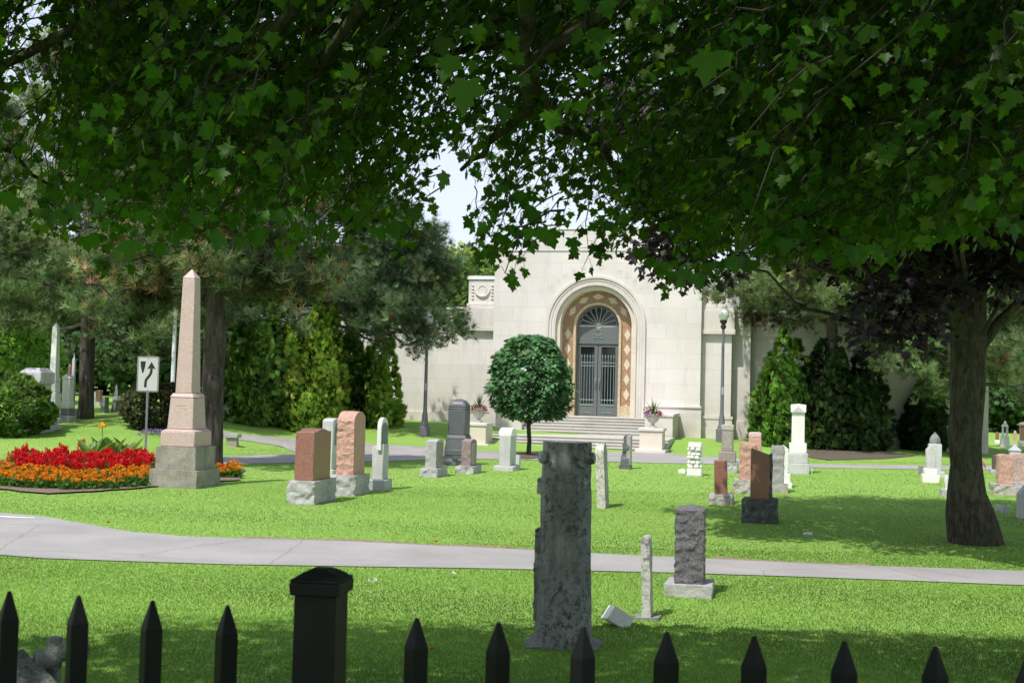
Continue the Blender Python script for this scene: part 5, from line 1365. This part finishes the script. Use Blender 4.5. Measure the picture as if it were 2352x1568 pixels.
for i, (x, Y, h, R, lab) in enumerate([(120,84,4.5,3.6,'low dark green thicket far behind the white obelisk'), (235,88,5,4,'low dark green thicket far behind the two grey slabs'), (330,80,5,4,'low green thicket far behind the road sign'), (430,84,5,3.6,'low dark thicket far behind the pink obelisk'), (520,86,5,4,'low dark thicket far behind the brown capped monument'), (10,86,5,4,'low thicket far behind the broad grey pedestal'), (2300,90,5,4.5,'low green thicket behind the distant right hand stones'), (2400,86,5,4,'low green thicket at the far right edge')]):
    far_tree(lab, x, Y, h, R, 140+i, (.045,.085,.03), 0, 2600, .42, name='thicket')
# ---------------- purple maple at the right, trunk in view
def shaded_maple():
    global RNG
    RNG = np.random.default_rng(91); random.seed(91)
    p = P(2233, 1252); p.y += .3; k = p.y/F
    r = thing('purple_maple', 'purple leaved maple with thick dark trunk on the right lawn', 'tree', p)
    L = lambda x, y, dy=0: at(x, y, p.y + dy) - p
    trunk_mesh(MB(), [L(2242,1278), L(2240,1252), L(2224,1174), L(2219,1137), L(2220,1066), L(2216,996), L(2221,926), L(2224,785), L(2226,700), L(2238,600), L(2240,430)],
               [62*k, 56*k, 50*k, 43*k, 35*k, 37*k, 35.5*k, 40*k, 36*k, 27*k, 18*k], 44, 4, .13, .55, 10).build('trunk', M_MBARK, r, smooth=60)
    limbs = [([(2200,745),(2165,690),(2140,630),(2080,540),(2000,450)], (0,-.3,-.8,-1.6,-2.4), 17), ([(2248,800),(2290,745),(2345,690),(2420,610),(2520,520)], (0,-.1,-.3,-.6,-1), 15),
             ([(2238,620),(2270,520),(2330,400),(2400,250)], (0,.6,1.4,2.4), 14), ([(2235,600),(2180,470),(2090,330),(1960,200)], (0,.5,1.2,2.0), 14), ([(2238,560),(2240,420),(2220,250),(2200,80)], (0,-.5,-1.2,-2), 13)]
    for pts, dy, w in limbs:
        MB().tube([L(*q, d) for q, d in zip(pts, dy)], [w*k*(1 - .17*i) for i in range(len(pts))], 12).build('limb', M_MBARK, r, smooth=60)
    # crown: clumps of leaves with a ragged lower edge, hanging at the outer ends
    cl = 210; cu = rnd_dir(cl); cen = cu*np.array([6.1, 5.4, 3.6])*(RNG.random((cl, 1))**.45) + [-.3, -.2, 5.9]
    low = 4.75 + .5*np.sin(cen[:, 0]*1.7) + .25*np.abs(cen[:, 0]); cen[:, 2] = np.maximum(cen[:, 2], low - p.z + .25)
    ext = [L(x_, y_, d_) for x_, y_, d_ in ((2075,700,-1.5),(2055,750,-1.7),(2085,670,-1.3),(1590,590,-1.5),(1560,560,-1.5),(2300,620,-1.5),(2330,600,-1))]
    cen = np.concatenate([cen, np.array([tuple(e) for e in ext])]); cl = len(cen)
    tw = MB()
    for c_ in cen[::2]:
        st_ = Vector((c_[0]*.35, c_[1]*.35, max(2.8, c_[2]*.75))); tw.tube(wander(st_, c_, 5, .25), [.04, .034, .028, .02, .014, .008], 5, False)
    tw.build('branches', M_TWIG, r)
    n = 78000; i = RNG.integers(0, cl, n); dd = rnd_dir(n); pos = cen[i] + dd*RNG.uniform(.25, 1.0, (n, 1))*np.array([.95, .95, .55])
    C = np.array((.026,.019,.024))[None]*RNG.uniform(.6, 1.6, (cl, 1))[i]*RNG.uniform(.6, 1.5, (n, 1)); gr = RNG.random(n) < .16; C[gr] = np.array((.045,.06,.025))*RNG.uniform(.6, 1.3, (gr.sum(), 1))
    foliage('crown', pos, dd*[1, 1, .3] + RNG.normal(0, .4, (n, 3)) + [0, 0, -.55], RNG.normal(0, .55, (n, 3)) + [0, -.2, .8], .125*RNG.uniform(.7, 1.3, n), C, *MAPLE_S, M_PURP, r)
shaded_maple()

# ---------------- the near maple whose boughs fill the top of the view
def near_maple():
    global RNG
    RNG = np.random.default_rng(101); random.seed(101)
    bx, by = 5.4, 2.9; bz = float(g(bx, by))
    r = thing('overhanging_maple', 'green maple whose leafy boughs hang across the top of the view', 'tree', (bx, by, bz))
    o = Vector((bx, by, bz))
    trunk_mesh(MB(), [(0, 0, -.3), (0, 0, .2), (0, .05, 1.5), (-.1, .1, 3.0), (-.2, .2, 4.6), (-.3, .2, 7.5)], [.46, .36, .31, .30, .24, .08], 28, 9, .08, .3).build('trunk', M_MBARK, r, smooth=60)
    crotch = Vector((-.12, .12, 3.1))
    W = lambda x, y, Y: at(x, y, Y) - o
    rim = [(-700,560),(-300,590),(-60,520),(20,545),(90,585),(160,560),(250,668),(330,600),(410,620),(480,565),(545,605),(640,565),(710,610),(790,590),(860,570),(905,605),(960,545),(1020,505),(1060,500),(1100,625),(1160,655),(1200,545),(1240,590),(1310,605),(1360,640),(1410,668),(1450,600),(1510,655),(1600,715),(1650,650),(1740,650),(1800,610),(1900,640),(1990,655),(2100,600),(2200,575),(2352,560),(2700,600),(3000,500)]
    rimx = [a for a, b in rim]; rimy = [b for a, b in rim]
    boughs = [([(2480,30),(2330,85),(2150,170),(2000,228),(1850,320),(1750,380),(1640,440),(1480,545)], (5.4,5.5,5.8,6.0,6.3,6.6,6.9,7.3), .062),
              ([(1225,-60),(1190,130),(1215,250),(1125,330),(1060,390)], (4.9,5.1,5.5,5.9,6.3), .055), ([(1195,150),(1285,290),(1390,340),(1460,450),(1600,610)], (5.2,5.6,6.1,6.5,7.0), .035),
              ([(720,-80),(645,60),(560,170),(450,240),(300,310)], (5.0,5.3,5.7,6.2,6.8), .045), ([(860,-60),(742,150),(650,260),(520,335),(380,420)], (5.1,5.5,6.0,6.4,6.9), .035),
              ([(-200,250),(0,335),(70,395),(130,430)], (6.0,6.3,6.6,6.8), .03), ([(1330,60),(1060,120),(820,210),(600,300),(420,370)], (6.0,6.4,6.8,7.2,7.7), .035),
              ([(2352,560),(2200,300),(2000,330),(1760,460),(1560,500)], (7.0,7.0,7.2,7.5,7.8), .03), ([(900,-60),(640,150),(320,120),(60,90)], (5.6,6.2,6.8,7.4), .035), ([(2300,-40),(1900,110),(1560,120),(1250,220)], (6.4,6.9,7.4,7.8), .04)]
    bm_ = MB(); spots = []
    for pts, Ys, w in boughs:
        q = [W(x, y, Y) for (x, y), Y in zip(pts, Ys)]
        first = q[0]; up = crotch.lerp(first, .5) + Vector((0, 0, .9)); pre = [crotch, crotch.lerp(up, .6), up, up.lerp(first, .55) + Vector((0, 0, .25))]
        full = pre + q; n = len(full)
        sm = []
        for i in range(n-1):
            for t in (0, .33, .66): sm.append(full[i].lerp(full[i+1], t) + Vector((random.uniform(-1, 1), random.uniform(-1, 1), random.uniform(-1, 1)))*.02)
        sm.append(full[-1]); rr_ = [max(.006, (.11 if i/len(sm) < .2 else w)*(1 - .85*max(0, i/len(sm) - .3)/.7)) for i in range(len(sm))]
        bm_.tube(sm, rr_, 9, False); spots += [p_ for p_ in sm[len(pre)*2:]]
    bm_.build('limbs', M_MBARK, r, smooth=60)
    tw = MB(); P_, T_, N_, S_, C_ = [], [], [], [], []
    def accept(x, y):
        if ((x-1010)/75)**2 + ((y-440)/105)**2 < 1: return .06
        if ((x-35)/95)**2 + ((y-150)/130)**2 < 1: return .12
        if ((x-60)/60)**2 + ((y-25)/35)**2 < 1: return .15
        if x < 120 and y > 230: return .22
        if 880 < x < 1520 and y > 120: return .42
        if 120 < x < 880 and y > 330: return .85
        return 1
    count = 0
    while count < 7900:
        x = random.uniform(-500, 2850); y = random.uniform(-260, 720); yb = float(np.interp(x, rimx, rimy)) + 34*noise.noise(Vector((x*.021, 3.3, 0))) - 8
        if y > yb - 12 or random.random() > accept(x, y): continue
        edge = max(0, 1 - (yb - y)/165)
        Y = random.uniform(5.4, 9.2) if edge < .5 else random.uniform(5.4, 8.0)
        if edge > .15 and random.random() < (.25 + .6*edge)*(1 if x < 1000 else .8): continue
        if random.random() < .012: Y = random.uniform(3.4, 4.2)
        count += 1
        tipp = W(x, y, Y); l = random.uniform(.25, .55)
        back = (Vector((crotch.x, crotch.y, 0)) - Vector((tipp.x, tipp.y, 0))).normalized()
        st_ = tipp + (back*random.uniform(.3, .9) + Vector((random.uniform(-.5, .5), random.uniform(-.5, .5), random.uniform(.35, 1.0))))*l
        pts = wander(st_, tipp, 4, .03, .04); tw.tube(pts, [.0042, .0036, .003, .0024, .0016], 4, False)
        m = random.randint(7, 11); base_c = np.array((.042,.100,.009))*random.uniform(.6, 1.45)*np.array((random.uniform(.8, 1.35), 1, 1))
        dirn = (tipp - st_).normalized()
        for j in range(m):
            t = .2 + .8*j/(m-1); p_ = st_.lerp(tipp, t); s = 1 if j % 2 else -1
            side = dirn.cross(Vector((0, 0, 1))).normalized()*s
            off = side*random.uniform(.02, .07) + Vector((0, 0, random.uniform(-.05, .02)))
            tw.tube([p_, p_ + off*.6 + Vector((0, 0, .01)), p_ + off], .0011, 3, False)
            P_.append(p_ + off); T_.append(side*.6 + dirn*.5 + Vector((0, 0, -.55)) + Vector((random.gauss(0, .35), random.gauss(0, .35), random.gauss(0, .25))))
            N_.append(Vector((random.gauss(0, .5), random.gauss(-.15, .5), .75))); S_.append(random.uniform(.034, .063)); C_.append(base_c*random.uniform(.8, 1.2))
    # a few single leaves hanging close to the eye
    for x, y, Y, s in ((1635,120,3.5,.11),(1075,185,3.6,.115),(1040,130,3.9,.10),(1385,70,3.9,.09),(2000,60,4.1,.09),(700,330,4.4,.08)):
        P_.append(W(x, y, Y)); T_.append(Vector((random.uniform(-.5, .2), -.1, -.8))); N_.append(Vector((-.3, -.8, .5))); S_.append(s); C_.append(np.array((.07,.14,.03)))
    for x in np.arange(-40, 2400, 26):                       # single leaves hanging along the rim
        y = float(np.interp(x, rimx, rimy)) - random.uniform(5, 80); 
        if random.random() > accept(x, y) + .3: continue
        P_.append(W(x, y - 40, random.uniform(4.9, 6.4))); T_.append(Vector((random.gauss(0, .35), random.gauss(0, .25), -1))); N_.append(Vector((random.gauss(0, .45), -1, .45))); S_.append(random.uniform(.06, .092)); C_.append(np.array((.040,.105,.012))*random.uniform(.8, 1.2))
    # the rest of the crown above and around
    n = 29000; q = np.stack([RNG.uniform(-11, 10, n), RNG.uniform(-4.5, 8.8, n), RNG.uniform(0, 1, n)], 1)
    e = ((q[:, 0] + .3)/11.5)**2 + ((q[:, 1] - 2.0)/6.7)**2; keep = e < 1; q = q[keep]; e = e[keep]
    zlow = np.maximum(4.4, EYE + .335*q[:, 1] + .3); ztop = 6.2 + 3.6*np.sqrt(1 - e); q[:, 2] = np.minimum(zlow, ztop) + q[:, 2]*np.maximum(.3, ztop - zlow)
    P2 = q - np.array(o); n2 = len(q)
    tw.build('twigs', M_TWIG, r)
    Pn = np.concatenate([np.array(P_), P2]); Tn = np.concatenate([np.array(T_), RNG.normal(0, .7, (n2, 3)) + [0, 0, -.3]]); Nn = np.concatenate([np.array(N_), RNG.normal(0, .4, (n2, 3)) + [0, 0, .9]])
    foliage('crown', np.array(P_), np.array(T_), np.array(N_), np.array(S_), np.array(C_), *MAPLE, M_MLEAF, r)
    foliage('upper_crown', P2, Tn[len(P_):], Nn[len(P_):], RNG.uniform(.17, .25, n2), tints(n2, (.046,.12,.014)), *MAPLE_S, M_MLEAF, r)
near_maple()

# ================================================================== GRASS, CLOVER, FALLEN LEAVES
RNG = np.random.default_rng(5)
def grass_band(y0, y1, n, h, w):
    Y = RNG.uniform(y0, y1, n); X = RNG.uniform(-.5, .5, n)*Y; ok = np.ones(n, bool)
    for poly in ROAD_POLYS: ok &= ~pip(X + RNG.normal(0, .035, n), Y + RNG.normal(0, .06, n), poly)
    return np.stack([X[ok], Y[ok], g(X[ok], Y[ok])], 1), h, w
P_, S_, Wd = [], [], []
tv = [(-1,0,0),(1,0,0),(.25,1,.15)]
parts = [grass_band(7.5, 12, 250000, .028, .0030), grass_band(12, 18, 230000, .023, .0042), grass_band(18, 28, 170000, .019, .006), grass_band(28, 44, 70000, .024, .010)]
pos = np.concatenate([a for a, h, w in parts]); hs = np.concatenate([np.full(len(a), h) for a, h, w in parts]); ws = np.concatenate([np.full(len(a), w) for a, h, w in parts])
n = len(pos); hs = hs*RNG.uniform(.5, 1.25, n); tipd = np.stack([RNG.normal(0, .5, n), RNG.normal(0, .5, n), np.ones(n)], 1); u = nrm(tipd)
a = RNG.uniform(0, 2*PI, n); r_ = np.stack([np.cos(a), np.sin(a), 0*a], 1)
V = np.stack([pos - r_*ws[:, None], pos + r_*ws[:, None], pos + u*hs[:, None]], 1).reshape(-1, 3)
me = bpy.data.meshes.new('grass'); me.vertices.add(3*n); me.vertices.foreach_set('co', V.ravel().astype(np.float32))
me.loops.add(3*n); me.loops.foreach_set('vertex_index', np.arange(3*n, dtype=np.int32)); me.polygons.add(n); me.polygons.foreach_set('loop_start', np.arange(0, 3*n, 3, dtype=np.int32)); me.update(calc_edges=True)
stripe = .5 + .5*np.sin(pos[:, 1]*1.9 + pos[:, 0]*.42 + 1.5*np.sin(pos[:, 0]*.25))
lum = np.array([noise.noise(Vector((x*.35, y*.35, 0))) for x, y in pos[:, :2]])
C = np.array((.245,.45,.072))[None]*(1 + .40*(stripe[:, None]-.5) + .5*lum[:, None])*RNG.uniform(.88, 1.13, (n, 1))
dry = RNG.random(n) < (.05 + .12*np.clip(lum, 0, 1)); C[dry] = np.array((.40,.46,.15))*RNG.uniform(.7, 1.2, (dry.sum(), 1))
c4 = np.ones((n, 3, 4), np.float32); c4[:, :, :3] = np.clip(C, .004, 1)[:, None, :]
at_ = me.attributes.new('tint', 'FLOAT_COLOR', 'POINT'); at_.data.foreach_set('color', c4.ravel())
a2 = me.attributes.new('soft', 'FLOAT_VECTOR', 'POINT'); a2.data.foreach_set('vector', np.repeat(nrm(u*[.6, .6, 1] + RNG.normal(0, .12, (n, 3))), 3, 0).ravel().astype(np.float32))
me.materials.append(leafmat('grass_blade', .4, .6, .1, (1.3, 1.35, .7), True)); go = bpy.data.objects.new('grass', me); link(go); tag(go, kind='stuff')
# white clover heads in the near lawn
n = 90; Y = RNG.uniform(9.2, 26, n); X = RNG.uniform(-.42, .42, n)*Y; ok = np.ones(n, bool)
for poly in ROAD_POLYS: ok &= ~pip(X, Y, poly)
pos = np.repeat(np.stack([X[ok], Y[ok], g(X[ok], Y[ok]) + .06], 1), 9, 0); d = rnd_dir(len(pos)); d[:, 2] = np.abs(d[:, 2])
o = foliage('clover_flowers', pos + d*.006, d, rnd_dir(len(pos)), .016, tints(len(pos), (.62,.60,.55), .1, .03), *OVAL, M_PETAL); tag(o, kind='stuff')
# fallen leaves
M_DEADLEAF = plain('dead_leaf', (.42,.12,.04), .8)
M_PALELEAF = plain('pale_dry_leaf', (.58,.5,.48), .8)
for i, (x, y, m, lab) in enumerate([(1741,1262-72,M_DEADLEAF,None), (1000,1252,M_DEADLEAF,'orange dead leaf on the far path edge left of the stump'), (1162,1258,M_DEADLEAF,'red brown dead leaf on the far path edge nearest the stump'), (252,1206,M_DEADLEAF,'orange dead leaf at the path edge below the flower bed'), (842,1345,M_PALELEAF,'pale dry leaf on the lawn right of the fence post'), (868,1340,M_PALELEAF,'curled pale dry leaf near another right of the fence post'), (1040,1326,M_PALELEAF,'single pale dry leaf near the path left of the stump'), (995,1500,M_DEADLEAF,'brown leaf in the shaded grass left of the stump foot')]):
    if lab is None: continue
    p = P(x, y); mb = MB(); s = .05
    vs = [(vx*s*1.2, vy*s*1.2, .03 + abs(vx)*s*.5 + .01*math.sin(vy*5)) for vx, vy, vz in MAPLE_S[0]]
    mb.add(vs, MAPLE_S[1]); o = mb.build('fallen_leaf', m); o.location = (p.x, p.y, p.z + .02); o.rotation_euler = (random.uniform(-.5, .5), random.uniform(-.5, .5), random.uniform(0, 6)); tag(o, lab, 'leaf')
print('objects', len(bpy.data.objects), 'polys', sum(len(o.data.polygons) for o in bpy.data.objects if o.type == 'MESH'))
